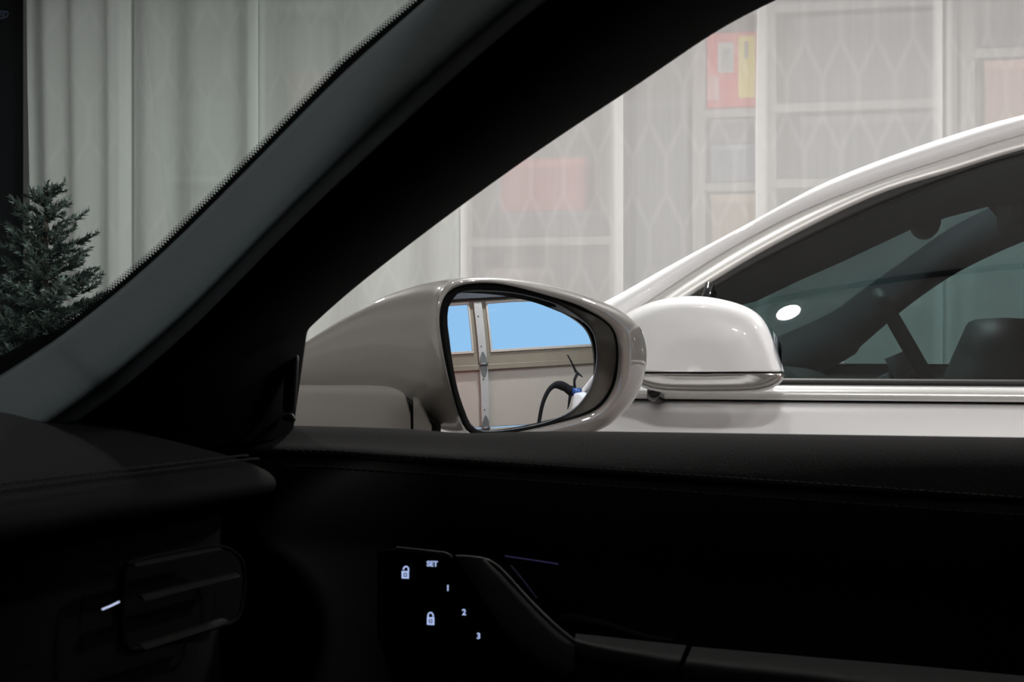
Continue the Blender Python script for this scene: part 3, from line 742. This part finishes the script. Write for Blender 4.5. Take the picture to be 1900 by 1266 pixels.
# roof, floor and firewall; unseen windowless side and rear panels added to block light
box('roof_lining', (-0.16, -0.78, 1.335), (2.4, 0.80, 1.37), M['lining'], OC, bevel=0.01)
box('roof_skin', (-0.17, -0.80, 1.372), (2.45, 0.82, 1.40), M['paint_grey'], OC, bevel=0.012)
box('far_side_blocker', (-0.60, -0.80, 0.3), (2.4, -0.75, 1.34), M['lining'], OC, bevel=0.01)
box('rear_blocker', (2.35, -0.78, 0.3), (2.4, 0.90, 1.34), M['lining'], OC, bevel=0.01)
box('cabin_floor', (-0.60, -0.78, 0.26), (2.4, 0.95, 0.3), M['lining'], OC, bevel=0.01)
box('rear_side_blocker', (0.42, 0.86, 1.03), (2.4, 0.90, 1.36), M['lining'], OC, bevel=0.01)
box('firewall', (-0.66, -0.78, 0.3), (-0.60, 0.92, 1.03), M['lining'], OC, bevel=0.01)

# --- windshield pillar
Lp = [(1300, -420), (1080, -260), (900, -110), (780, 0), (640, 118), (500, 263), (400, 364), (300, 463), (200, 549), (115, 613), (92, 629), (78, 639), (0, 689), (-90, 742)]
Mp = [(1560, -330), (1310, -170), (1090, -40), (930, 85), (765, 235), (600, 385), (480, 505), (390, 600), (310, 672), (240, 732), (222, 746), (212, 754), (150, 800), (60, 860)]
Rp = [(2000, -215), (1720, -120), (1440, 0), (1325, 60), (1200, 150), (1040, 252), (880, 365), (740, 470), (640, 550), (585, 601), (574, 611), (572, 628), (562, 705), (548, 812)]
ns = len(Lp)
def pilY(i, a, b): return a+(b-a)*i/(ns-1)
def lerp2(a, b, s): return (a[0]+(b[0]-a[0])*s, a[1]+(b[1]-a[1])*s)
rows = []; rowsF = []
Lw = [PY(*Lp[i], pilY(i, 0.72, 0.82)) for i in range(ns)]
for i in range(ns):
    yl, ym, yr = pilY(i, 0.72, 0.82), pilY(i, 0.60, 0.70), pilY(i, 0.80, 0.93)
    c = lambda s, Y: PY(*lerp2(Lp[i], Mp[i], s), Y)
    r = [PY(*Lp[i], yl+0.03), c(0.05, yl), c(0.07, yl-0.022), c(0.10, yl-0.035), c(0.30, yl-0.068), c(0.52, ym+0.012), c(0.66, ym), c(0.77, ym+0.006), c(0.85, ym+0.024)]
    r += [c(0.90, ym+0.055), c(0.92, ym+0.09), c(0.93, ym+0.13)]
    rows.append(r)
    rowsF.append([c(0.88, ym+0.085), c(0.94, ym+0.068), PY(*lerp2(Mp[i], Rp[i], 0.10), ym+0.072), PY(*lerp2(Mp[i], Rp[i], 0.45), ym+0.09), PY(*lerp2(Mp[i], Rp[i], 0.8), ym+0.15), PY(*lerp2(Mp[i], Rp[i], 0.97), yr-0.01), PY(*Rp[i], yr+0.0), PY(*lerp2(Mp[i], Rp[i], 0.96), yr+0.03), PY(*lerp2(Lp[i], Mp[i], 0.3), yl+0.06), PY(*lerp2(Lp[i], Mp[i], 0.01), yl+0.035)])
v, f = grid(rows); mk('pillar_trim', v, f, M['pillar'], OC, sub=2)
v, f = grid(rowsF); mk('door_frame', v, f, M['frame_black'], OC, sub=2)
# black ceramic band and its dots on the windshield beside the pillar
band = []
Lc = catmull(Lw, 10)
def lpx(i_f):  # pixel on the L polyline
    i = min(int(i_f), ns-2); return lerp2(Lp[i], Lp[i+1], i_f-i)
BR = []
for k in range(0, (ns-1)*6+1):
    t = k/6; p = lpx(t); i = min(int(t), ns-2); a = Vector((*Lp[i], 0)); b = Vector((*Lp[i+1], 0)); d = (b-a).normalized(); nrm2 = (d.y, -d.x)
    if nrm2[1] > 0: nrm2 = (-nrm2[0], -nrm2[1])
    y = pilY(t, 0.72, 0.82)+0.004
    wv = 3+ (14 if t > 9 else 0)*(t-9)/2
    BR.append([PY(p[0]+12*-nrm2[0], p[1]+12*-nrm2[1], y), PY(p[0]+wv*nrm2[0], p[1]+wv*nrm2[1], y)])
v, f = grid(BR); mk('ceramic_band', v, f, M['frame_black'], OC, smooth=False)
DV, DF = [], []
tt = 2.0
acc = 0
while tt < 11:
    i = min(int(tt), ns-2); a = Vector((*Lp[i], 0)); b = Vector((*Lp[i+1], 0)); d = (b-a).normalized(); seg = (b-a).length
    nn = Vector((d.y, -d.x, 0)); nn = nn if nn.y < 0 else -nn
    p = a.lerp(b, tt-i); y = pilY(tt, 0.72, 0.82)+0.004
    for j, (off, r_) in enumerate([(4.5, 2.6), (8.5, 2.0), (12.0, 1.35)]):
        q = p+nn*off+d*(3.2 if j % 2 else 0)
        n0 = len(DV)
        for s in range(7):
            aa = 2*pi*s/7; DV.append(PY(q.x+r_*cos(aa), q.y+r_*sin(aa), y))
        DF.append(tuple(n0+s for s in range(7)))
    tt += 6.4/seg
o = mk('ceramic_dots', DV, DF, M['frame_black'], OC, smooth=False); o['kind'] = 'stuff'
# windshield sheet from the pillar edge across the car
WR = []
for k in range(0, len(Lc), 2):
    p = Lc[k]
    r = []
    for j in range(13):
        s = j/12; r.append(Vector((p.x-0.16*sin(pi*s*0.5)*(1 if s < 1 else 1), p.y+0.006-s*1.5, p.z+0.002)))
    WR.append(r)
v, f = grid(WR); mk('windshield', v, f, M['ws'], OC)

# --- dashboard
dprof = [(-0.66, 1.035), (-0.56, 1.062), (-0.50, 1.070), (-0.43, 1.066), (-0.36, 1.054), (-0.325, 1.046), (-0.309, 1.0405), (-0.302, 1.036), (-0.301, 1.031), (-0.305, 1.026), (-0.32, 1.023), (-0.333, 1.015), (-0.335, 0.96), (-0.33, 0.80), (-0.34, 0.55)]
ys = [-0.75, -0.4, 0.0, 0.2, 0.35, 0.5, 0.62, 0.70, 0.75, 0.785, 0.805, 0.815]
R = []
for y in ys:
    e = max(0, (y-0.68)/0.135)
    R.append([(x-0.055*e**2.5*(1 if x > -0.4 else 0.3), y, z-0.020*max(0, (0.5-y)/0.5)*0-0.012*e**3+0.006*interp(y, [0.3, 0.8], [1, -1])*(1 if k < 11 else 0)) for k, (x, z) in enumerate(dprof)])
R.append([(x-0.07*(1 if x > -0.4 else 0.3), 0.82, z-0.03) for x, z in dprof])
v, f = grid([r[:12] for r in R]); mk('dashboard', v, f, M['dash'], OC, sub=2)
v, f = grid([r[11:] for r in R]); mk('dash_face', v, f, M['door_dark'], OC, sub=1)
# stitched seam along the dash pad edge
for off in (0.0, 0.006):
    sv, sf = [], []
    y = 0.30
    while y < 0.765:
        e = max(0, (y-0.68)/0.135)
        zz = 0.006*interp(y, [0.3, 0.8], [1, -1])
        x = -0.315-off-0.055*e**2.5; z = 1.0445+off*0.25+zz-0.012*e**3
        v, f = tubev([(x, y, z), (x, y+0.0032, z)], 0.0006, 5); n0 = len(sv); sv += v; sf += [tuple(i+n0 for i in q) for q in f]
        y += 0.0048
    o = mk('stitching', sv, sf, M['thread'], OC); o['kind'] = 'stuff'
# vent: frame outline, louvres and little light line
def dp(px, py, X=-0.318): return PX(px, py, X)
vent = bpy.data.objects.new('air_vent', None); COL.objects.link(vent); vent.parent = OC; vent.location = dp(350, 1110)-org(OC)
vo = [(235, 1046), (300, 1030), (400, 1014), (440, 1030), (453, 1062), (450, 1115), (438, 1150), (400, 1165), (320, 1185), (262, 1203), (235, 1195), (228, 1120)]
v, f = tubev(catmull([dp(*q) for q in vo]+[dp(*vo[0])], 5), 0.0010, 8, cap=False); mk('vent_frame', v, f, M['frame_black'], vent)
mk('vent_backing', [dp(x, y, -0.331) for x, y in vo], [tuple(range(len(vo)))], M['frame_black'], vent, smooth=False)
for (x0_, y0_), (x1_, y1_) in [((245, 1047), (405, 1016)), ((262, 1110), (440, 1066)), ((262, 1201), (420, 1152))]:
    a, b = dp(x0_, y0_), dp(x1_, y1_); 
    v = [a+Vector((0, 0, 0.0012)), b+Vector((0, 0, 0.0008)), b+Vector((0.002, 0, -0.001)), a+Vector((0.002, 0, -0.0012)), a+Vector((-0.003, 0, 0.001)), b+Vector((-0.003, 0, 0.001))]
    mk('louvre', v, [(0, 1, 2, 3), (4, 5, 1, 0), (3, 2, 5, 4)], mat('grey_louvre_edge', (0.006, 0.006, 0.006), 0.8, spec=0.05), vent, smooth=False)
v, f = tubev([dp(190, 1131, -0.315), dp(205, 1125, -0.315), dp(221, 1117, -0.315)], 0.00035, 6); o = mk('light_line', v, f, M['light_line'], OC); o['label'] = 'thin white glowing line on the dark dash'

# --- door top pad, extruded along the car
DX = [-0.50, -0.42, -0.36, -0.33, -0.30, -0.27, -0.24, -0.20, -0.14, -0.06, 0.03, 0.12, 0.25, 0.42, 0.6, 0.8]
def seam(x): return interp(x, [-0.33, 0.067], [1.0295, 1.011])  # z of the seam at Y=.87
R = []
for x in DX:
    zt = 1.0458-0.0035*math.exp(-((x+0.262)/0.022)**2)+interp(x, [-0.5, -0.3], [0.0, -0.002]); ze = seam(x)
    R.append([(x, 0.985, 0.96), (x, 0.982, zt-0.020), (x, 0.970, zt-0.006), (x, 0.955, zt-0.0005), (x, 0.940, zt), (x, 0.925, zt-0.0012), (x, 0.908, zt-0.0055),
              (x, 0.893, zt*0.72+ze*0.28-0.004), (x, 0.878, ze+0.006), (x, 0.872, ze+0.0015), (x, 0.876, ze-0.001)])
v, f = grid(R); mk('door_top_pad', v, f, M['leather'], OC, sub=2)
R = []
for x in DX:
    ze = seam(x)
    R.append([(x, 0.876, ze-0.0002), (x, 0.8715, ze-0.002), (x, 0.868, ze-0.008), (x, 0.868, ze-0.020), (x, 0.876, ze-0.036), (x, 0.890, ze-0.050), (x, 0.900, ze-0.060), (x, 0.905, 0.93), (x, 0.905, 0.6), (x, 0.90, 0.4)])
v, f = grid(R); mk('door_lower_pad', v, f, M['leather_low'], OC, sub=2)
for s, off in ((1, 0.0042), (-1, -0.0050)):
    sv, sf = [], []
    x = -0.36
    while x < 0.5:
        z = seam(x)+off; y = 0.8722 if s > 0 else 0.8688
        v, f = tubev([(x, y-0.0008, z), (x+0.0032, y-0.0008, z-0.00014)], 0.00065, 5); n0 = len(sv); sv += v; sf += [tuple(i+n0 for i in q) for q in f]
        x += 0.0046
    o = mk('stitching', sv, sf, M['thread'], OC); o['kind'] = 'stuff'
# clear side glass
v, f = grid([[Vector((x, 0.955-0.26*(z-1.03), z)) for z in (1.03, 1.1, 1.2, 1.30, 1.38)] for x in (-0.46, -0.3, 0, 0.3, 0.6)]); mk('side_window', v, f, M['side_glass'], OC)
# little black sail trim by the mirror foot
q = [(452, 676), (549, 597), (553, 652), (548, 768), (528, 770), (515, 765), (520, 700)]
q = [(528, 676), (555, 656), (553, 700), (548, 765), (524, 768)]
v = [PY(x, y, 0.86) for x, y in q]+[PY(x, y, 0.885) for x, y in q]; n = len(q)
mk('sail_cover', v, [tuple(range(n)), tuple(range(2*n-1, n-1, -1))]+[(k, (k+1) % n, (k+1) % n+n, k+n) for k in range(n)], mat('dark_sail_plastic', (0.010, 0.010, 0.011), 0.5), OC, smooth=False, bevel=0.003)
q = [(518, 778), (528, 770), (544, 766), (551, 783), (535, 784)]
v = [PY(x, y, 0.855) for x, y in q]+[PY(x, y, 0.90) for x, y in q]; n = len(q)
mk('sail_foot', v, [tuple(range(n)), tuple(range(2*n-1, n-1, -1))]+[(k, (k+1) % n, (k+1) % n+n, k+n) for k in range(n)], mat('grey_sail_foot', (0.03, 0.03, 0.03), 0.5), OC, smooth=False, bevel=0.002)

# --- control panel with backlit icons
YP = 0.80
CPn = bpy.data.objects.new('control_panel', None); COL.objects.link(CPn); CPn.parent = OC; CPn.location = PY(820, 1110, YP)-org(OC)
q = [(700, 1022), (733, 1018), (826, 1028), (838, 1034), (862, 1066), (930, 1180), (960, 1240), (900, 1300), (740, 1300), (700, 1180)]
v = [PY(x, y, YP+0.002) for x, y in q]+[PY(x, y, YP+0.10) for x, y in q]; n = len(q)
mk('switch_plate', v, [tuple(range(n)), tuple(range(2*n-1, n-1, -1))]+[(k, (k+1) % n, (k+1) % n+n, k+n) for k in range(n)], M['cabin_black'], CPn, smooth=False, bevel=0.002)
v, f = tubev([PY(x, y, YP+0.001) for x, y in [(736, 1018), (780, 1023), (826, 1028), (834, 1032), (838, 1037)]], 0.0011, 8); mk('plate_edge_highlight', v, f, M['handle'], CPn)  # grey bead stands in for the highlight on the plate's top edge
def text(s, px, py, h_px, name, bold=0.00004):
    c = bpy.data.curves.new(name, 'FONT'); c.body = s; c.align_x = 'CENTER'; c.align_y = 'CENTER'; c.size = h_px/FPX*0.83*1.38; c.extrude = 0.0001; c.offset = bold*3.0
    o = bpy.data.objects.new(name, c); COL.objects.link(o); o.parent = CPn; o.data.materials.append(M['icon'])
    dg = bpy.context.evaluated_depsgraph_get(); me = bpy.data.meshes.new_from_object(o.evaluated_get(dg)); me.name = name
    bpy.data.objects.remove(o); o = bpy.data.objects.new(name, me); COL.objects.link(o); o.parent = CPn
    if not me.materials: me.materials.append(M['icon'])
    o.rotation_euler = (pi/2, 0, 0); o.location = PY(px, py, YP-0.0003)-org(CPn)
text('SET', 802, 1047, 10, 'set_lettering'); text('1', 831, 1092, 11, 'digit'); text('2', 861, 1137, 11, 'digit'); text('3', 888, 1181, 11, 'digit')
def lock(px, py, op):
    s = 0.83/FPX; c = PY(px, py, YP-0.0003); P = lambda x, y: c+Vector((x*s, 0, -y*s))
    parts = []
    def bar(x0, y0, x1, y1):
        a = P(x0, y0); b = P(x1, y1); parts.append(boxv((a.x, a.y-0.0002, b.z), (b.x, a.y+0.0002, a.z)))
    bar(-7, 0, 7, 3.2); bar(-7, 11, 7, 14); bar(-7, 3.2, -3.6, 11); bar(3.6, 3.2, 7, 11); bar(-1.2, 4.6, 1.2, 9.5)
    if op: arc = [(-3.5, -2.5), (-3, -5.5), (-0.3, -8.2), (3.0, -8.6), (5.8, -6.2), (6.3, -2.5), (6.0, 0.5)]
    else: arc = [(-5, 0.5), (-5, -4), (-3.5, -7.5), (0, -9), (3.5, -7.5), (5, -4), (5, 0.5)]
    parts.append(tubev([P(*a) for a in arc], 1.5*s, 6))
    v, f = join(parts); mk('lock_icon', v, f, M['icon'], CPn, smooth=False)
lock(752, 1060, True); lock(799, 1146, False)
# --- grab handle and armrest
def px_loft(name, rows, m, parent, sub=1):
    v, f = grid([[PY(x, y, Y) for x, y, Y in r] for r in rows]); return mk(name, v, f, m, parent, sub=sub)
hl = [(843, 1030), (868, 1072), (905, 1130), (945, 1190), (985, 1232), (1040, 1262)]
hr = [(905, 1040), (932, 1060), (985, 1118), (1040, 1172), (1078, 1198), (1110, 1212)]
rows = []
for (a, b), (c, d) in zip(hl, hr):
    rows.append([(a, b, 0.86), (a+2, b, 0.785), (a+(c-a)*0.15, b+(d-b)*0.15-1, 0.765), (a+(c-a)*0.8, b+(d-b)*0.8, 0.762), (c-1, d-1, 0.768), (c+2, d-3, 0.78), (c+2, d-3, 0.86)])
o = px_loft('grab_handle', rows, mat('dark_handle_face', (0.06, 0.062, 0.062), 0.8, spec=0.1), OC)
e_ = [(846, 1034), (880, 1036), (906, 1042), (932, 1061), (985, 1119), (1040, 1172), (1080, 1199), (1130, 1212), (1260, 1238)]
v, f = tubev([PY(x, y+1, 0.768) for x, y in smooth_open(e_, 5)], 0.0013, 8); mk('handle_edge', v, f, M['handle'], OC)
def slab(name, top, bot, m, Y0=0.80, Y1=0.74):
    rows = []
    for (a, b), (c, d) in zip(top, bot):
        rows.append([(a, b, Y0+0.04), (a, b, Y0), ((a+c)/2, (b+d)/2, (Y0+Y1)/2), (c, d, Y1), (c, d+26, Y1+0.01), (c, d+90, Y1+0.03)])
    v, f = grid([[PY(x, y, Y) for x, y, Y in r] for r in rows]); return mk(name, v, f, m, OC, sub=0)
slab('armrest', [(1068, 1176), (1110, 1180), (1190, 1189), (1274, 1198)], [(1066, 1192), (1120, 1209), (1190, 1222), (1258, 1236)], M['handle'])
slab('armrest', [(1284, 1200), (1500, 1219), (1700, 1236), (1980, 1262), (2300, 1290)], [(1268, 1238), (1480, 1262), (1680, 1290), (1960, 1320), (2300, 1360)], M['handle'])
v, f = tubev([PY(x, y, 0.84) for x, y in smooth_open([(1040, 1143), (1090, 1150), (1130, 1160), (1170, 1174), (1205, 1184), (1250, 1190)], 4)], [0.0005]+[0.0016]*18+[0.002]*2, 8)
mk('pull_cup_highlight', v, f, M['handle'], OC)  # thin highlight along the pull cup edge, put in as a lighter bead
v, f = tubev([PY(937, 1032, 0.858), PY(985, 1039, 0.858), PY(1036, 1047, 0.858)], 0.0004, 6); mk('ambient_strip', v, f, M['icon_dim'], OC)
v, f = tubev([PY(948, 1050, 0.84), PY(970, 1076, 0.84), PY(996, 1110, 0.84)], 0.0005, 6); mk('ambient_strip', v, f, mat('faint_violet_strip', (0.02, 0.02, 0.04), 0.4, emit=(0.25, 0.22, 0.5), estr=0.02), OC)

# --- door mirror -------------------------------------------------------
SM = bpy.data.objects.new('side_mirror', None); COL.objects.link(SM); SM.parent = OC; SM.location = Vector((-0.29, 1.2, 1.08))-org(OC)
SM['label'] = 'warm grey side mirror reflecting the garage door windows'
nr = Vector((0.8612, -0.5054, 0.0)).normalized(); tr_ = Vector((0.5054, 0.8612, 0)).normalized()
PR = PD(985, 668, 1.2455)
def PMr(px, py, d): return PP(px, py, PR-nr*d, nr)
cz = (985, 668)
def crop(l): return [(800+x/4.083, 500+y/4.083) for x, y in l]
GLS = crop([(165, 235), (220, 180), (300, 163), (420, 163), (600, 175), (760, 205), (900, 245), (1000, 285), (1100, 345), (1180, 405), (1230, 460), (1255, 520), (1268, 600), (1268, 700), (1250, 800), (1225, 880), (1180, 960), (1120, 1030), (1040, 1090), (950, 1130), (830, 1170), (700, 1200), (520, 1225), (390, 1222), (325, 1180), (270, 1080), (215, 920), (175, 720), (150, 520), (137, 400), (138, 310)])
O1 = crop([(75, 270), (110, 190), (170, 140), (260, 115), (370, 103), (520, 112), (700, 150), (900, 205), (1050, 250), (1150, 290), (1290, 370), (1370, 440), (1405, 530), (1415, 620), (1410, 740), (1390, 860), (1350, 950), (1290, 1030), (1200, 1090), (1080, 1130), (950, 1165), (800, 1200), (600, 1240), (400, 1262), (290, 1240), (235, 1170), (170, 980), (110, 720), (75, 520), (62, 380)])
O2 = crop([(150, 250), (205, 178), (300, 155), (420, 152), (620, 168), (800, 200), (950, 240), (1100, 298), (1190, 333), (1280, 378), (1360, 448), (1393, 540), (1402, 620), (1396, 740), (1375, 850), (1335, 940), (1275, 1015), (1190, 1072), (1080, 1112), (950, 1145), (800, 1180), (600, 1215), (400, 1232), (310, 1195), (262, 1090), (206, 925), (165, 722), (138, 520), (124, 400), (128, 305)])
SIL = [(807, 568), (810, 598), (815, 637), (824, 684), (839, 733), (859, 789), (880, 812), (930, 824), (1000, 824), (1060, 816), (1093, 808), (1126, 794), (1143, 782), (1162, 762), (1177, 745), (1189, 725), (1197, 701), (1202, 671), (1202, 647), (1197, 622), (1187, 603), (1167, 586), (1143, 570), (1106, 555), (1069, 542), (1020, 529), (971, 520), (927, 515), (891, 514), (856, 515), (830, 522), (814, 540)]
NA = 72
def polar(pts, n=NA):
    A_ = sorted([(math.atan2(y-cz[1], x-cz[0]), math.hypot(x-cz[0], y-cz[1])) for x, y in pts])
    a = np.array([p[0] for p in A_]); r = np.array([p[1] for p in A_])
    X = r*np.cos(a); Y = r*np.sin(a)
    a = np.concatenate([a-2*pi, a, a+2*pi]); X = np.tile(X, 3); Y = np.tile(Y, 3)
    # dense polyline then pick by angle
    out = []
    t = np.linspace(0, 1, 12, endpoint=False); xs_, ys_ = [], []
    m = len(pts)
    for i in range(m, 2*m):
        P0, P1, P2, P3 = [np.array([X[j], Y[j]]) for j in (i-1, i, i+1, i+2)]
        for q in t:
            c_ = 0.5*((2*P1)+(P2-P0)*q+(2*P0-5*P1+4*P2-P3)*q*q+(3*P1-P0-3*P2+P3)*q**3); xs_.append(c_[0]); ys_.append(c_[1])
    aa = np.arctan2(ys_, xs_); rr = np.hypot(xs_, ys_); o_ = np.argsort(aa); aa = aa[o_]; rr = rr[o_]
    for k in range(n):
        th = -pi+2*pi*(k+0.5)/n; r_ = np.interp(th, aa, rr, period=2*pi); out.append((cz[0]+r_*cos(th), cz[1]+r_*sin(th)))
    return out
g_, o1, o2, sl = polar(GLS), polar(O1), polar(O2), polar(SIL)
# shell rings
rings = [[PMr(x, y, 0.006) for x, y in o1], [PMr(x, y, 0.0) for x, y in o1]]
rings.append([PMr(*lerp2(a, b, 0.10), -0.002) for a, b in zip(o1, sl)])
rings.append([PMr(*lerp2(a, b, 0.45), -0.0035) for a, b in zip(o1, sl)])
rings.append([PMr(*lerp2(a, b, 0.80), -0.0005) for a, b in zip(o1, sl)])
rings.append([PMr(*lerp2(a, b, 0.96), 0.005) for a, b in zip(o1, sl)])
base = [PMr(x, y, 0.012) for x, y in sl]
rings.append(base)
tb = [((p-PR).dot(tr_), p.z) for p in base]
tl = min(t for t, b in tb); t_r = max(t for t, b in tb); b0 = min(b for t, b in tb); b1 = max(b for t, b in tb)
#      d     st    crest px        bottom px
tabl = [(0.026, 1.00, (858, 515), 824), (0.040, 0.985, (832, 518.5), 822), (0.052, 0.97, (808, 523), 818), (0.062, 0.955, (790, 528), 812), (0.078, 0.93, (764, 536), 800), (0.100, 0.86, (724, 551), 785), (0.125, 0.77, (680, 573), 770),
        (0.150, 0.67, (638, 598), 760), (0.175, 0.56, (600, 623), 750), (0.200, 0.45, (566, 648), 745), (0.225, 0.34, (530, 670), 745)]
for d, st, (cx_, cy_), by in tabl:
    bt = PMr(cx_, cy_, d).z; bb = PMr(cx_-40, by, d).z
    r = []
    for t, b in tb:
        q = (b-b0)/(b1-b0)
        z = bb+(bt-bb)*q; tt_ = tl+(t-tl)*st
        p = PR-nr*d+tr_*tt_; p.z = z; r.append(p)
    rings.append(r)
v, f = grid(rings, closed_u=True); f.append(tuple((len(rings)-1)*NA+k for k in range(NA)))
mk('mirror_shell', v, f, M['paint_grey'], SM, sub=1)
# black gap ring and inner wall
M['seal'] = mat('matt_black_seal', (0.003, 0.003, 0.003), 0.9, spec=0.1)
v, f = grid([[PMr(x, y, 0.004) for x, y in o1], [PMr(*lerp2(a, b, 0.02), 0.0008) for a, b in zip(o1, o2)], [PMr(*lerp2(a, b, 0.5), 0.0022) for a, b in zip(o1, o2)], [PMr(x, y, 0.003) for x, y in o2], [PMr(x, y, 0.010) for x, y in o2]], closed_u=True)
mk('opening_seal', v, f, M['seal'], SM)
GC = PD(985, 668, 1.26); ng = Vector((0.8612, -0.5054, 0.0531)).normalized()
def PG(px, py, d=0.0): return PP(px, py, GC-ng*d, ng)
gl3 = [PG(x, y) for x, y in g_]; gc3 = sum(gl3, Vector())/NA
o23 = [PMr(x, y, 0.004) for x, y in o2]
gb3 = [gc3+(p-gc3)*1.04-ng*0.001 for p in gl3]
v, f = grid([o23, [a.lerp(b, 0.35)+(a-gc3)*0.01 for a, b in zip(o23, gb3)], [a.lerp(b, 0.8)+(a-gc3)*0.012 for a, b in zip(o23, gb3)], [gc3+(p-gc3)*1.05-ng*0.002 for p in gl3], [gc3+(p-gc3)*0.9-ng*0.02 for p in gl3]], closed_u=True)
mk('inner_wall', v, f, mat('dark_grey_gloss_plastic', (0.14, 0.132, 0.12), 0.18), SM)
# convex glass
RAD = 1.4; SC_ = GC-ng*RAD; NRG = 16; gv, gf, gn = [], [], []
def onsph(p):
    q = p-SC_; return SC_+q.normalized()*RAD
gv.append(onsph(gc3))
for k in range(1, NRG+1):
    for p in gl3: gv.append(onsph(gc3+(p-gc3)*(k/NRG)))
for j in range(NA): gf.append((0, 1+j, 1+(j+1) % NA))
for k in range(NRG-1):
    for j in range(NA): gf.append((1+k*NA+j, 1+(k+1)*NA+j, 1+(k+1)*NA+(j+1) % NA, 1+k*NA+(j+1) % NA))
o_ = org(SM); me = bpy.data.meshes.new('mirror_glass'); me.from_pydata([tuple(p-o_) for p in gv], [], gf); me.update()
if me.polygons[0].normal.dot(ng) < 0: me.flip_normals()
for p in me.polygons: p.use_smooth = True
me.normals_split_custom_set_from_vertices([tuple((p-SC_).normalized()) for p in gv])
me.materials.append(M['mirror']); o = bpy.data.objects.new('mirror_glass', me); COL.objects.link(o); o.parent = SM
o['label'] = 'convex mirror glass with cool blue tint'
# rim of the glass
v, f = tubev([p-ng*0.0008 for p in [onsph(gc3+(q-gc3)*1.004) for q in gl3]]+[onsph(gc3+(gl3[0]-gc3)*1.004)-ng*0.0008], 0.0011, 6, cap=False)
mk('glass_edge', v, f, mat('pale_glass_edge', (0.35, 0.42, 0.5), 0.2), SM)
# lower arm (mirror foot) under the shell
def dsurf(x, yy): return (interp(yy, [568, 637, 684, 733, 789, 830], [807, 815, 824, 839, 857, 880])-x)/1573.0
def arm(name, xs_, ytop, ybot, m, sink, parent, roll=0.006):
    rows = []
    for x in xs_:
        yt, yb_ = ytop(x), ybot(x); r = []
        d = dsurf(x, yt)+sink
        r.append(PMr(x, yt, d+0.02)); r.append(PMr(x, yt, d+0.006))
        for s in (0.02, 0.12, 0.35, 0.65, 1.0):
            bul = 0.010*sin(pi*min(1, s*1.0)*0.5)
            y_ = yt+(yb_-yt)*s; r.append(PMr(x, y_, dsurf(x, y_)+sink-bul*0.3+0.002*(1 if s < 0.05 else 0)))
        rows.append(r)
    v, f = grid(rows); return mk(name, v, f, m, parent, sub=2)
arm('mirror_foot', [505, 535, 553, 575, 600, 640, 680, 710, 732, 745, 753, 759, 762], lambda x: interp(x, [500, 700, 725, 740, 753, 762], [713.5, 713.5, 716, 721, 731, 764]), lambda x: 830, M['paint_grey'], -0.004, SM)
arm('foot_core', [505, 560, 620, 680, 740, 770, 800, 818], lambda x: interp(x, [500, 740, 765, 818], [722, 724, 742, 790]), lambda x: 835, M['rubber'], 0.004, SM)
arm('foot_cap', [767, 772, 778, 784, 790, 796, 801], lambda x: interp(x, [765, 769, 780, 802], [737, 736, 740, 790]), lambda x: 830, M['paint_grey'], -0.003, SM)
# body door skin behind the mirror foot already comes with the car body side
